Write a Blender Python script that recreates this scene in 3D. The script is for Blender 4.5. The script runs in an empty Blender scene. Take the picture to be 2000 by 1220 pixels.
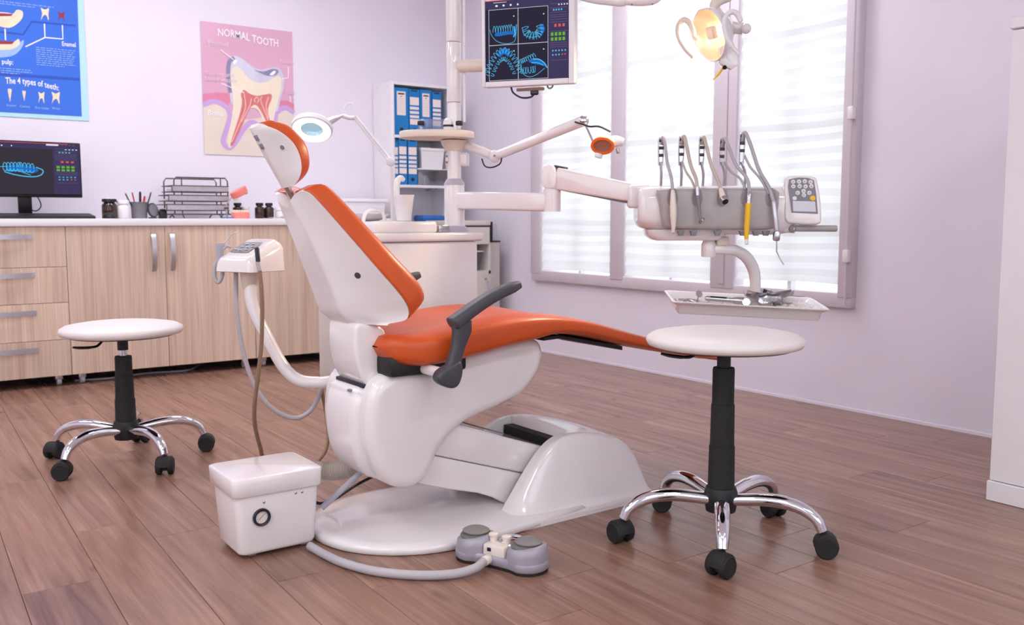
import bpy, bmesh, math, random
from mathutils import Vector, Matrix

random.seed(7)
PI = math.pi
SC = bpy.context.scene
COL = SC.collection

# ------------------------------------------------------------------ camera
F_PX, CXP, CYP, EYE = 1820.0, 1000.0, 610.0, 0.85
PITCH = math.atan((CYP - 425.0) / F_PX)
HEAD = math.radians(54.5)
cam_d = bpy.data.cameras.new('camera')
cam_d.sensor_fit = 'HORIZONTAL'
cam_d.sensor_width = 36.0
cam_d.lens = F_PX / 2000.0 * 36.0
cam_d.clip_start = 0.05
cam_d.dof.use_dof = True
cam_d.dof.focus_distance = 2.55
cam_d.dof.aperture_fstop = 5.6
cam = bpy.data.objects.new('camera', cam_d)
COL.objects.link(cam)
cam.location = (0, 0, EYE)
cam.rotation_euler = (PI / 2 - PITCH, 0, HEAD - PI / 2)
SC.camera = cam

# ------------------------------------------------------------------ world, exposure
SKY_STRENGTH = 2.8
CEILING_FILL = 16.0
w = bpy.data.worlds.new('overcast_sky')
w.use_nodes = True
w.node_tree.nodes['Background'].inputs[0].default_value = (0.93, 0.97, 1.0, 1)
w.node_tree.nodes['Background'].inputs[1].default_value = SKY_STRENGTH
SC.world = w
SC.view_settings.view_transform = 'Standard'
SC.view_settings.look = 'None'
SC.view_settings.gamma = 1.0
SC.view_settings.use_curve_mapping = False
SC.view_settings.exposure = 0.06

# ------------------------------------------------------------------ measuring helpers (point seen in the photograph -> point in the room)
FW = Vector((math.cos(HEAD) * math.cos(PITCH), math.sin(HEAD) * math.cos(PITCH), -math.sin(PITCH)))
RT = Vector((math.sin(HEAD), -math.cos(HEAD), 0))
UP = RT.cross(FW)
EYEV = Vector((0, 0, EYE))


def P(u, v, x=None, y=None, z=None, d=None):
    r = FW + RT * ((u - CXP) / F_PX) - UP * ((v - CYP) / F_PX)
    if x is not None: t = x / r.x
    elif y is not None: t = y / r.y
    elif z is not None: t = (z - EYE) / r.z
    else: t = d
    return EYEV + r * t


# ------------------------------------------------------------------ materials
def lin(c):
    return tuple((x / 12.92 if x <= 0.04045 else ((x + 0.055) / 1.055) ** 2.4) for x in (v / 255.0 for v in c)) + (1.0,)


def mat(name, rgb, rough=0.5, metal=0.0, coat=0.0, emit=None, estr=0.0, var=0.04, bump=0.0, bscale=200.0, trans=0.0, ior=1.45, alpha=1.0, nscale=12.0, sheen=0.0, spec=0.5):
    m = bpy.data.materials.new(name)
    m.use_nodes = True
    nt = m.node_tree
    b = nt.nodes['Principled BSDF']
    b.inputs['Roughness'].default_value = rough
    b.inputs['Metallic'].default_value = metal
    b.inputs['Coat Weight'].default_value = coat
    b.inputs['Coat Roughness'].default_value = 0.04
    b.inputs['Transmission Weight'].default_value = trans
    b.inputs['IOR'].default_value = ior
    b.inputs['Alpha'].default_value = alpha
    b.inputs['Sheen Weight'].default_value = sheen
    b.inputs['Specular IOR Level'].default_value = spec
    tc = nt.nodes.new('ShaderNodeTexCoord')
    nz = nt.nodes.new('ShaderNodeTexNoise')
    nz.inputs['Scale'].default_value = nscale
    nz.inputs['Detail'].default_value = 4
    nt.links.new(tc.outputs['Object'], nz.inputs['Vector'])
    rp = nt.nodes.new('ShaderNodeValToRGB')
    c = lin(rgb)
    rp.color_ramp.elements[0].position = 0.3
    rp.color_ramp.elements[1].position = 0.7
    rp.color_ramp.elements[0].color = tuple(max(0, k * (1 - var)) for k in c[:3]) + (1,)
    rp.color_ramp.elements[1].color = tuple(min(1, k * (1 + var)) for k in c[:3]) + (1,)
    nt.links.new(nz.outputs['Fac'], rp.inputs['Fac'])
    nt.links.new(rp.outputs['Color'], b.inputs['Base Color'])
    if emit:
        b.inputs['Emission Color'].default_value = lin(emit)
        b.inputs['Emission Strength'].default_value = estr
    if bump > 0:
        n2 = nt.nodes.new('ShaderNodeTexNoise')
        n2.inputs['Scale'].default_value = bscale
        n2.inputs['Detail'].default_value = 3
        nt.links.new(tc.outputs['Object'], n2.inputs['Vector'])
        bp = nt.nodes.new('ShaderNodeBump')
        bp.inputs['Strength'].default_value = bump
        bp.inputs['Distance'].default_value = 0.002
        nt.links.new(n2.outputs['Fac'], bp.inputs['Height'])
        nt.links.new(bp.outputs['Normal'], b.inputs['Normal'])
    return m


def wood(name, cols, scale, rough, grain=1.0, knots=False, per_object=True, bump=0.15, spec=0.5):
    """stretched noise grain; scale = xyz noise scale (small = along the grain)"""
    m = bpy.data.materials.new(name)
    m.use_nodes = True
    nt = m.node_tree
    b = nt.nodes['Principled BSDF']
    b.inputs['Roughness'].default_value = rough
    b.inputs['Specular IOR Level'].default_value = spec
    N = nt.nodes.new
    L = nt.links.new
    tc = N('ShaderNodeTexCoord')
    oi = N('ShaderNodeObjectInfo')
    mul = N('ShaderNodeVectorMath'); mul.operation = 'SCALE'
    comb = N('ShaderNodeCombineXYZ')
    comb.inputs[0].default_value = 3.1; comb.inputs[1].default_value = 17.3; comb.inputs[2].default_value = 9.7
    L(comb.outputs[0], mul.inputs[0])
    L(oi.outputs['Random'], mul.inputs['Scale'])
    add = N('ShaderNodeVectorMath'); add.operation = 'ADD'
    L(tc.outputs['Object'], add.inputs[0])
    L(mul.outputs[0], add.inputs[1])
    mp = N('ShaderNodeMapping')
    mp.inputs['Scale'].default_value = scale
    L(add.outputs[0], mp.inputs['Vector'])
    n1 = N('ShaderNodeTexNoise')
    n1.inputs['Scale'].default_value = 1.0; n1.inputs['Detail'].default_value = 6; n1.inputs['Roughness'].default_value = 0.62
    n1.inputs['Distortion'].default_value = 0.6
    L(mp.outputs[0], n1.inputs['Vector'])
    r1 = N('ShaderNodeValToRGB')
    els = r1.color_ramp.elements
    els[0].position = 0.30; els[0].color = lin(cols[0])
    els[1].position = 0.72; els[1].color = lin(cols[-1])
    for i, c in enumerate(cols[1:-1]):
        e = els.new(0.30 + 0.42 * (i + 1) / (len(cols) - 1)); e.color = lin(c)
    L(n1.outputs['Fac'], r1.inputs['Fac'])
    # fine streaks
    mp2 = N('ShaderNodeMapping')
    mp2.inputs['Scale'].default_value = tuple(s * (6 if s > 5 else 2.2) for s in scale)
    L(add.outputs[0], mp2.inputs['Vector'])
    n2 = N('ShaderNodeTexNoise')
    n2.inputs['Scale'].default_value = 1.0; n2.inputs['Detail'].default_value = 4
    L(mp2.outputs[0], n2.inputs['Vector'])
    r2 = N('ShaderNodeMapRange')
    r2.inputs['From Min'].default_value = 0.3; r2.inputs['From Max'].default_value = 0.7
    r2.inputs['To Min'].default_value = 1 - 0.16 * grain; r2.inputs['To Max'].default_value = 1 + 0.10 * grain
    L(n2.outputs['Fac'], r2.inputs['Value'])
    sc = N('ShaderNodeVectorMath'); sc.operation = 'SCALE'
    L(r1.outputs['Color'], sc.inputs[0])
    L(r2.outputs[0], sc.inputs['Scale'])
    last = sc.outputs[0]
    if per_object:
        r3 = N('ShaderNodeMapRange')
        r3.inputs['To Min'].default_value = 0.91; r3.inputs['To Max'].default_value = 1.10
        L(oi.outputs['Random'], r3.inputs['Value'])
        s3 = N('ShaderNodeVectorMath'); s3.operation = 'SCALE'
        L(last, s3.inputs[0]); L(r3.outputs[0], s3.inputs['Scale'])
        last = s3.outputs[0]
    if knots:
        mp3 = N('ShaderNodeMapping'); mp3.inputs['Scale'].default_value = (11, 4.5, 1)
        L(add.outputs[0], mp3.inputs['Vector'])
        n3 = N('ShaderNodeTexNoise'); n3.inputs['Scale'].default_value = 1.0; n3.inputs['Detail'].default_value = 2
        L(mp3.outputs[0], n3.inputs['Vector'])
        r4 = N('ShaderNodeMapRange')
        r4.inputs['From Min'].default_value = 0.66; r4.inputs['From Max'].default_value = 0.78
        r4.inputs['To Min'].default_value = 1.0; r4.inputs['To Max'].default_value = 0.55
        L(n3.outputs['Fac'], r4.inputs['Value'])
        s4 = N('ShaderNodeVectorMath'); s4.operation = 'SCALE'
        L(last, s4.inputs[0]); L(r4.outputs[0], s4.inputs['Scale'])
        last = s4.outputs[0]
    L(last, b.inputs['Base Color'])
    if bump:
        bp = N('ShaderNodeBump'); bp.inputs['Strength'].default_value = bump; bp.inputs['Distance'].default_value = 0.002
        L(n2.outputs['Fac'], bp.inputs['Height']); L(bp.outputs['Normal'], b.inputs['Normal'])
    return m


def emissive(name, rgb, s):
    m = bpy.data.materials.new(name)
    m.use_nodes = True
    nt = m.node_tree
    for n in list(nt.nodes): nt.nodes.remove(n)
    e = nt.nodes.new('ShaderNodeEmission'); o = nt.nodes.new('ShaderNodeOutputMaterial')
    e.inputs[0].default_value = lin(rgb); e.inputs[1].default_value = s
    nt.links.new(e.outputs[0], o.inputs[0])
    return m


def clear_glass(name, tint=(1, 1, 1), gloss=0.08, rough=0.02):
    m = bpy.data.materials.new(name)
    m.use_nodes = True
    nt = m.node_tree
    for n in list(nt.nodes): nt.nodes.remove(n)
    t = nt.nodes.new('ShaderNodeBsdfTransparent'); t.inputs[0].default_value = tuple(tint) + (1,)
    g = nt.nodes.new('ShaderNodeBsdfGlossy'); g.inputs['Roughness'].default_value = rough
    mx = nt.nodes.new('ShaderNodeMixShader'); mx.inputs[0].default_value = gloss
    o = nt.nodes.new('ShaderNodeOutputMaterial')
    nt.links.new(t.outputs[0], mx.inputs[1]); nt.links.new(g.outputs[0], mx.inputs[2]); nt.links.new(mx.outputs[0], o.inputs[0])
    return m


def fabric_blind(name):
    m = bpy.data.materials.new(name)
    m.use_nodes = True
    nt = m.node_tree
    for n in list(nt.nodes): nt.nodes.remove(n)
    d = nt.nodes.new('ShaderNodeBsdfDiffuse'); d.inputs[0].default_value = (0.82, 0.83, 0.84, 1)
    t = nt.nodes.new('ShaderNodeBsdfTranslucent'); t.inputs[0].default_value = (0.67, 0.69, 0.70, 1)
    mx = nt.nodes.new('ShaderNodeMixShader'); mx.inputs[0].default_value = 0.42
    o = nt.nodes.new('ShaderNodeOutputMaterial')
    nt.links.new(d.outputs[0], mx.inputs[1]); nt.links.new(t.outputs[0], mx.inputs[2]); nt.links.new(mx.outputs[0], o.inputs[0])
    return m


M = {}
M['wall'] = mat('wall_paint', (227, 221, 232), 0.9, var=0.015, bump=0.08, bscale=90, nscale=2.5)
M['ceiling'] = mat('ceiling_paint', (240, 238, 240), 0.95, var=0.01)
M['plank'] = wood('plank_wood', [(116, 82, 69), (137, 101, 86), (148, 112, 96), (163, 127, 110)], (24, 1.4, 1), 0.27, 0.75, True, bump=0.015, spec=0.5)
M['grout'] = mat('plank_joint', (84, 60, 52), 0.8)
M['birch'] = wood('cabinet_birch', [(196, 166, 147), (216, 190, 170), (224, 200, 182)], (26, 26, 1.0), 0.5, 0.9, False, bump=0.05)
M['carcass'] = mat('cabinet_carcass', (120, 92, 78), 0.7)
M['worktop'] = mat('worktop_laminate', (232, 228, 232), 0.35, var=0.01)
M['alu'] = mat('brushed_aluminium', (196, 196, 204), 0.35, 0.85, var=0.05)
M['chrome'] = mat('chrome', (225, 225, 232), 0.07, 1.0, var=0.01)
M['steel'] = mat('steel', (188, 186, 190), 0.25, 1.0, var=0.05)
M['white'] = mat('white_plastic_gloss', (231, 225, 226), 0.16, coat=0.7, var=0.012)
M['white2'] = mat('white_enamel', (230, 224, 226), 0.28, coat=0.4, var=0.012)
M['whitem'] = mat('white_matte_plastic', (230, 226, 230), 0.5, var=0.015)
M['cream'] = mat('cream_plastic', (222, 208, 196), 0.4, var=0.015)
M['vinyl'] = mat('white_vinyl', (226, 218, 217), 0.42, var=0.015, bump=0.05, bscale=260)
M['orange'] = mat('orange_leather', (196, 79, 28), 0.36, var=0.05, bump=0.10, bscale=260, nscale=7)
M['black'] = mat('black_plastic', (27, 26, 29), 0.5, var=0.12)
M['blackg'] = mat('black_gloss', (22, 21, 26), 0.25, var=0.1)
M['rubber'] = mat('black_rubber', (30, 29, 31), 0.7, var=0.2, nscale=40)
M['char'] = mat('charcoal_plastic', (68, 66, 74), 0.45, var=0.05)
M['navy'] = mat('navy_plastic', (26, 27, 48), 0.4, var=0.08)
M['greyp'] = mat('grey_panel_plastic', (166, 160, 160), 0.35, coat=0.2, var=0.015)
M['greyd'] = mat('grey_plastic', (128, 126, 134), 0.45, var=0.03)
M['greyr'] = mat('grey_recess_shade', (144, 138, 140), 0.4, var=0.02)  # panel grey darkened to paint shade in the holder recesses
M['greyl'] = mat('light_grey_plastic', (176, 170, 182), 0.45, var=0.03)
M['pedal'] = mat('grey_painted_metal', (160, 154, 166), 0.38, 0.15, var=0.05, nscale=30)
M['pedaltop'] = mat('pedal_rubber', (104, 102, 102), 0.55, var=0.06)
M['pedalpad'] = mat('pedal_pad_rubber', (126, 122, 122), 0.5, var=0.05)
M['hose'] = mat('grey_hose', (176, 170, 176), 0.45, var=0.03)
M['hoseb'] = mat('beige_hose', (190, 178, 168), 0.45, var=0.03)
M['tan'] = mat('tan_hose', (140, 112, 90), 0.45, var=0.04)
M['yellow'] = mat('yellow_plastic', (236, 186, 40), 0.4, var=0.02)
M['ivory'] = mat('ivory_plastic', (226, 214, 205), 0.35, var=0.015)
M['blue'] = mat('binder_blue', (8, 116, 186), 0.45, var=0.03)
M['bluebag'] = mat('blue_plastic', (46, 108, 190), 0.35, var=0.15, nscale=30)
M['label'] = mat('paper_label', (232, 220, 214), 0.8, var=0.015)
M['ink'] = mat('black_ink', (30, 26, 34), 0.7)
M['beige'] = mat('beige_metal', (206, 198, 194), 0.5, var=0.015)
M['amber'] = mat('amber_glass', (52, 26, 18), 0.12, coat=0.4, var=0.2)
M['pinkgum'] = mat('pink_gum', (236, 132, 122), 0.35, var=0.04)
M['tooth'] = mat('tooth_ivory', (240, 226, 196), 0.3, var=0.03)
M['mesh'] = mat('grey_wire_mesh', (120, 118, 124), 0.45, 0.5, var=0.1)
M['meshl'] = mat('light_wire_mesh', (172, 166, 172), 0.5, 0.2, var=0.08, nscale=60)
M['wire'] = mat('grey_wire', (84, 76, 80), 0.4, 0.5, var=0.1)
M['red'] = mat('red_plastic', (196, 48, 52), 0.4, var=0.05)
M['glass'] = clear_glass('window_glass', (0.97, 0.98, 0.98), 0.06)
M['acrylic'] = clear_glass('clear_acrylic', (0.90, 0.91, 0.93), 0.12)
M['binclear'] = clear_glass('clear_bin_plastic', (0.80, 0.81, 0.84), 0.14, 0.15)
M['blind'] = fabric_blind('pleated_blind_fabric')
M['frame'] = mat('window_frame_paint', (206, 196, 204), 0.5, var=0.02)
M['muntin'] = mat('outer_muntin_paint', (226, 226, 230), 0.6)
M['paperpack'] = mat('clear_pouch', (222, 212, 206), 0.2, coat=0.5, var=0.08, nscale=40)


# ------------------------------------------------------------------ mesh helpers
def catmull(pts, n=6, closed=False):
    pts = [Vector(p) for p in pts]
    if len(pts) < 3 and not closed: return pts
    out = []
    k = len(pts)
    rng = range(k) if closed else range(k - 1)
    for i in rng:
        if closed:
            p0, p1, p2, p3 = pts[(i - 1) % k], pts[i], pts[(i + 1) % k], pts[(i + 2) % k]
        else:
            p1, p2 = pts[i], pts[i + 1]
            p0 = pts[i - 1] if i > 0 else p1 * 2 - p2
            p3 = pts[i + 2] if i + 2 < k else p2 * 2 - p1
        for j in range(n):
            t = j / n
            out.append(0.5 * ((2 * p1) + (p2 - p0) * t + (2 * p0 - 5 * p1 + 4 * p2 - p3) * t * t + (3 * p1 - p0 - 3 * p2 + p3) * t ** 3))
    if not closed: out.append(pts[-1])
    return out


def area2(poly):
    return 0.5 * sum(poly[i][0] * poly[(i + 1) % len(poly)][1] - poly[(i + 1) % len(poly)][0] * poly[i][1] for i in range(len(poly)))


def inset(poly, d):
    """offset a CCW 2D polygon inwards by d"""
    n = len(poly); out = []
    for i in range(n):
        a, b, c = Vector(poly[i - 1]), Vector(poly[i]), Vector(poly[(i + 1) % n])
        e1 = (b - a); e2 = (c - b)
        if e1.length < 1e-9 or e2.length < 1e-9:
            out.append(b); continue
        n1 = Vector((-e1.y, e1.x)).normalized(); n2 = Vector((-e2.y, e2.x)).normalized()
        m = n1 + n2
        if m.length < 1e-6: m = n1
        m.normalize()
        k = max(0.45, m.dot(n1))
        out.append(b + m * (d / k))
    return out


def rrect(w, h, r, n=4):
    pts = []
    for cx, cy, a0 in ((w / 2 - r, h / 2 - r, 0), (-w / 2 + r, h / 2 - r, 90), (-w / 2 + r, -h / 2 + r, 180), (w / 2 - r, -h / 2 + r, 270)):
        for k in range(n + 1):
            a = math.radians(a0 + 90 * k / n)
            pts.append((cx + r * math.cos(a), cy + r * math.sin(a)))
    return pts


def interp(tab, x):
    if x <= tab[0][0]: return tab[0][1]
    for (a, b), (c, d) in zip(tab, tab[1:]):
        if x <= c:
            t = (x - a) / (c - a)
            return b + (d - b) * t
    return tab[-1][1]


def smooth_tab(tab, n=8):
    return [(p.x, p.y) for p in catmull([Vector((a, b, 0)) for a, b in tab], n)]


class MB:
    def __init__(s):
        s.v = []; s.f = []

    def add(s, verts, faces, T=None):
        o = len(s.v)
        s.v += [tuple(T @ Vector(p)) if T else tuple(p) for p in verts]
        s.f += [tuple(i + o for i in f) for f in faces]
        return s

    def addbm(s, bm, T=None):
        bm.verts.index_update()
        s.add([v.co.copy() for v in bm.verts], [[v.index for v in f.verts] for f in bm.faces], T)
        bm.free()
        return s

    def box(s, c, size, bev=0.0, seg=2, T=None):
        bm = bmesh.new()
        bmesh.ops.create_cube(bm, size=1)
        for v in bm.verts:
            v.co = Vector((v.co.x * size[0], v.co.y * size[1], v.co.z * size[2]))
        if bev > 0:
            bmesh.ops.bevel(bm, geom=bm.edges[:], offset=min(bev, 0.49 * min(size)), segments=seg, profile=0.5, affect='EDGES')
        for v in bm.verts: v.co += Vector(c)
        return s.addbm(bm, T)

    def bx(s, x0, x1, y0, y1, z0, z1, bev=0.0, seg=2, T=None):
        return s.box(((x0 + x1) / 2, (y0 + y1) / 2, (z0 + z1) / 2), (abs(x1 - x0), abs(y1 - y0), abs(z1 - z0)), bev, seg, T)

    def loft(s, loops, cap=True, closed=True, T=None):
        n = len(loops[0]); verts = [p for l in loops for p in l]; faces = []
        for i in range(len(loops) - 1):
            for j in range(n if closed else n - 1):
                k = (j + 1) % n
                faces.append((i * n + j, i * n + k, (i + 1) * n + k, (i + 1) * n + j))
        if cap and closed:
            faces.append(tuple(range(n - 1, -1, -1)))
            faces.append(tuple((len(loops) - 1) * n + j for j in range(n)))
        return s.add(verts, faces, T)

    def grid(s, nu, nv, fn, T=None):
        verts = [fn(i / nu, j / nv) for i in range(nu + 1) for j in range(nv + 1)]
        faces = [(i * (nv + 1) + j, i * (nv + 1) + j + 1, (i + 1) * (nv + 1) + j + 1, (i + 1) * (nv + 1) + j) for i in range(nu) for j in range(nv)]
        return s.add(verts, faces, T)

    def prism(s, poly, mp, h0, h1, r=0.0, n=3, T=None):
        """extrude a 2D polygon from h0 to h1 (mp(a,b,h)->3D) with rounded rims of radius r"""
        poly = [tuple(p[:2]) for p in poly]
        if area2(poly) < 0: poly = poly[::-1]
        loops = []
        if r <= 0:
            loops = [[mp(a, b, h) for a, b in poly] for h in (h0, h1)]
        else:
            sg = 1 if h1 > h0 else -1
            for k in range(n + 1):
                a = PI / 2 * k / n
                q = inset(poly, r * (1 - math.sin(a)))
                loops.append([mp(p[0], p[1], h0 + sg * r * (1 - math.cos(a))) for p in q])
            for k in range(n, -1, -1):
                a = PI / 2 * k / n
                q = inset(poly, r * (1 - math.sin(a)))
                loops.append([mp(p[0], p[1], h1 - sg * r * (1 - math.cos(a))) for p in q])
        return s.loft(loops, True, True, T)

    def lathe(s, prof, c=(0, 0, 0), axis=(0, 0, 1), n=32, T=None, sc=(1, 1)):
        ax = Vector(axis).normalized()
        R = ax.to_track_quat('Z', 'Y').to_matrix()
        C = Vector(c); loops = []
        for r, z in prof:
            loops.append([C + R @ Vector((max(r, 1e-5) * sc[0] * math.cos(2 * PI * k / n), max(r, 1e-5) * sc[1] * math.sin(2 * PI * k / n), z)) for k in range(n)])
        return s.loft(loops, True, True, T)

    def cyl(s, p0, p1, r0, r1=None, n=20, bev=0.0, T=None):
        p0, p1 = Vector(p0), Vector(p1)
        r1 = r0 if r1 is None else r1
        L = (p1 - p0).length
        if bev > 0:
            b = min(bev, L * 0.45, r0 * 0.9, r1 * 0.9)
            prof = [(r0 - b, 0), (r0 - b * 0.3, b * 0.3), (r0, b), (r1, L - b), (r1 - b * 0.3, L - b * 0.3), (r1 - b, L)]
        else:
            prof = [(r0, 0), (r1, L)]
        return s.lathe(prof, p0, p1 - p0, n, T)

    def sphere(s, c, r, n=20, m=10, sc=(1, 1, 1), T=None):
        loops = []
        for i in range(m + 1):
            a = -PI / 2 + PI * i / m
            rr = max(r * math.cos(a), 1e-5); z = r * math.sin(a)
            loops.append([Vector((c[0] + sc[0] * rr * math.cos(2 * PI * k / n), c[1] + sc[1] * rr * math.sin(2 * PI * k / n), c[2] + sc[2] * z)) for k in range(n)])
        return s.loft(loops, True, True, T)

    def tube(s, pts, r, n=12, sub=6, T=None, flat=1.0, smooth=True, updir=None):
        """sweep; r a number or one per control point; flat scales the section sideways-up"""
        pts = [Vector(p) for p in pts]
        rs = r if isinstance(r, (list, tuple)) else [r] * len(pts)
        if smooth and len(pts) > 2:
            path = catmull(pts, sub)
            rr = []
            for i in range(len(pts) - 1):
                for j in range(sub): rr.append(rs[i] + (rs[i + 1] - rs[i]) * j / sub)
            rr.append(rs[-1])
        else:
            path, rr = pts, list(rs)
        ref = Vector(updir) if updir else Vector((0, 0, 1))
        loops = []; prev = None
        for i, p in enumerate(path):
            t = (path[min(i + 1, len(path) - 1)] - path[max(i - 1, 0)])
            if t.length < 1e-9: t = Vector((0, 0, 1))
            t.normalize()
            if prev is None:
                a = ref if abs(t.dot(ref)) < 0.95 else Vector((1, 0, 0))
                nx = (a - t * a.dot(t)).normalized()
            else:
                nx = prev - t * prev.dot(t)
                nx = nx.normalized() if nx.length > 1e-6 else prev
            prev = nx
            ny = t.cross(nx)
            loops.append([p + nx * (rr[i] * flat * math.cos(2 * PI * k / n)) + ny * (rr[i] * math.sin(2 * PI * k / n)) for k in range(n)])
        return s.loft(loops, True, True, T)

    def build(s, name, m, parent=None, sub=0, sharp=38, base=None, smooth=True):
        """base: origin of a thing without a parent; with a parent built in world space, its location is taken off"""
        off = Vector((0, 0, 0))
        if base is not None: off = Vector(base)
        elif parent is not None: off = ORIGIN.get(parent.name, Vector((0, 0, 0)))
        me = bpy.data.meshes.new(name)
        me.from_pydata([tuple(Vector(p) - off) for p in s.v], [], s.f)
        bm = bmesh.new(); bm.from_mesh(me)
        bmesh.ops.recalc_face_normals(bm, faces=bm.faces[:])
        ca = math.radians(sharp)
        for f in bm.faces: f.smooth = smooth
        for e in bm.edges:
            if len(e.link_faces) == 2 and e.calc_face_angle(0) > ca: e.smooth = False
        bm.to_mesh(me); bm.free()
        me.materials.append(M[m] if isinstance(m, str) else m)
        o = bpy.data.objects.new(name, me)
        COL.objects.link(o)
        if sub:
            md = o.modifiers.new('subsurf', 'SUBSURF'); md.levels = sub; md.render_levels = sub
        if parent is not None:
            o.parent = parent
            ORIGIN[o.name] = off
        elif base is not None:
            o.location = off
        return o


ORIGIN = {}


def tag(o, label, cat=None, group=None, kind=None):
    if label: o['label'] = label
    if cat: o['category'] = cat
    if group: o['group'] = group
    if kind: o['kind'] = kind
    return o


def thing(name, label, cat, loc=(0, 0, 0), rotz=None, group=None, rot=None):
    """Empty at the base. Without rotation its parts are built in room coordinates, with one in its own."""
    o = bpy.data.objects.new(name, None)
    o.empty_display_size = 0.05
    COL.objects.link(o)
    o.location = loc
    if rotz is not None:
        o.rotation_euler = (0, 0, rotz)
        ORIGIN[o.name] = Vector((0, 0, 0))
    elif rot is not None:
        o.rotation_mode = 'XYZ'
        o.rotation_euler = rot
        ORIGIN[o.name] = Vector((0, 0, 0))
    else:
        ORIGIN[o.name] = Vector(loc)
    return tag(o, label, cat, group)


def struct(o, label=None):
    o['kind'] = 'structure'
    if label: o['label'] = label
    return o


def text_mesh(body, size):
    cu = bpy.data.curves.new('t', 'FONT')
    cu.body = body; cu.size = size; cu.align_x = 'LEFT'; cu.resolution_u = 2
    cu.offset = size * 0.012
    ob = bpy.data.objects.new('t', cu)
    COL.objects.link(ob)
    dg = bpy.context.evaluated_depsgraph_get()
    me = bpy.data.meshes.new_from_object(ob.evaluated_get(dg))
    vs = [v.co.copy() for v in me.vertices]; fs = [tuple(p.vertices) for p in me.polygons]
    bpy.data.objects.remove(ob); bpy.data.curves.remove(cu); bpy.data.meshes.remove(me)
    return vs, fs


class Art:
    """flat print on a surface: 2D coordinates (u right, v up) from an origin, axes and normal"""
    def __init__(s, o, ux, uy, nrm, warp=None):
        s.o, s.ux, s.uy, s.n = Vector(o), Vector(ux).normalized(), Vector(uy).normalized(), Vector(nrm).normalized()
        s.b = MB(); s.lift = 0.001; s.warp = warp; s.small = False

    def p(s, u, v):
        extra = s.warp(u, v) if s.warp else 0
        return s.o + s.ux * u + s.uy * v + s.n * (s.lift + extra)

    def layer(s, k):
        s.lift = 0.001 + 0.0006 * k
        s.b = MB(); return s

    def poly(s, pts):
        s.b.add([s.p(*q[:2]) for q in pts], [tuple(range(len(pts)))]); return s

    def rect(s, u0, v0, u1, v1):
        return s.poly([(u0, v0), (u1, v0), (u1, v1), (u0, v1)])

    def blob(s, pts, n=6):
        return s.poly([(p.x, p.y) for p in catmull([Vector((a, b, 0)) for a, b in pts], n, True)])

    def ellipse(s, u, v, a, b, n=20):
        return s.poly([(u + a * math.cos(2 * PI * k / n), v + b * math.sin(2 * PI * k / n)) for k in range(n)])

    def line(s, pts, wd, smooth=False):
        pts = [Vector((a, b, 0)) for a, b in pts]
        if smooth: pts = catmull(pts, 6)
        L, R = [], []
        for i, p in enumerate(pts):
            t = pts[min(i + 1, len(pts) - 1)] - pts[max(i - 1, 0)]
            t.normalize()
            nn = Vector((-t.y, t.x, 0)) * (wd / 2)
            L.append(p + nn); R.append(p - nn)
        verts = [s.p(q.x, q.y) for q in L + R]
        k = len(pts)
        s.b.add(verts, [(i, i + 1, k + i + 1, k + i) for i in range(k - 1)])
        return s

    def text(s, body, u, v, size, sx=1.0, curve=None):
        vs, fs = text_mesh(body, size)
        s.b.add([s.p(u + q.x * sx, v + q.y + (curve(q.x) if curve else 0)) for q in vs], fs); return s

    def build(s, name, m, parent):
        o = s.b.build(name, m, parent, smooth=False)
        if s.small: o['kind'] = 'stuff'
        return o


XZ = lambda a, b, h: Vector((a, h, b))      # side profiles (x, z) extruded along y
XY = lambda a, b, h: Vector((a, b, h))      # plans extruded upwards
YZ = lambda a, b, h: Vector((h, a, b))

# ================================================================== THE ROOM
WX, WY = 3.58, 5.63           # window wall plane, back wall plane
X0, Y0R, CEIL = -1.7, -1.9, 2.7

floor = MB().bx(X0, WX + 0.1, Y0R, WY + 0.1, -0.10, -0.006).build('floor', 'grout')
struct(floor, 'brown wood-look plank floor')
# planks: rows along the window wall, turned a couple of degrees, 0.17 m wide
PW, PL, GAP = 0.1695, 1.02, 0.0013
SK = 0.035
plank_me = {}


def plank(xa, xb, ya, yb, skew_at):
    """one plank with a chamfered top, given in row coordinates"""
    key = (round(xb - xa, 3), round(yb - ya, 3))
    if key not in plank_me:
        w2, l2, c = (xb - xa) / 2 - GAP / 2, (yb - ya) / 2 - GAP / 2, 0.0008
        lo = [(-w2, -l2), (w2, -l2), (w2, l2), (-w2, l2)]
        hi = [(-w2 + c, -l2 + c), (w2 - c, -l2 + c), (w2 - c, l2 - c), (-w2 + c, l2 - c)]
        sk = lambda p, z: (p[0] + SK * p[1], p[1], z)
        vs = [sk(p, -0.006) for p in lo] + [sk(p, -c * 0.7) for p in lo] + [sk(p, 0) for p in hi]
        fs = [(0, 1, 5, 4), (1, 2, 6, 5), (2, 3, 7, 6), (3, 0, 4, 7), (4, 5, 9, 8), (5, 6, 10, 9), (6, 7, 11, 10), (7, 4, 8, 11), (8, 9, 10, 11), (3, 2, 1, 0)]
        me = bpy.data.meshes.new('plank')
        me.from_pydata(vs, [], fs)
        me.materials.append(M['plank'])
        plank_me[key] = me
    o = bpy.data.objects.new('plank', plank_me[key])
    COL.objects.link(o)
    yc = (ya + yb) / 2
    o.location = ((xa + xb) / 2 + SK * (yc - 2.45), yc, 0)
    o.parent = floor


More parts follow.
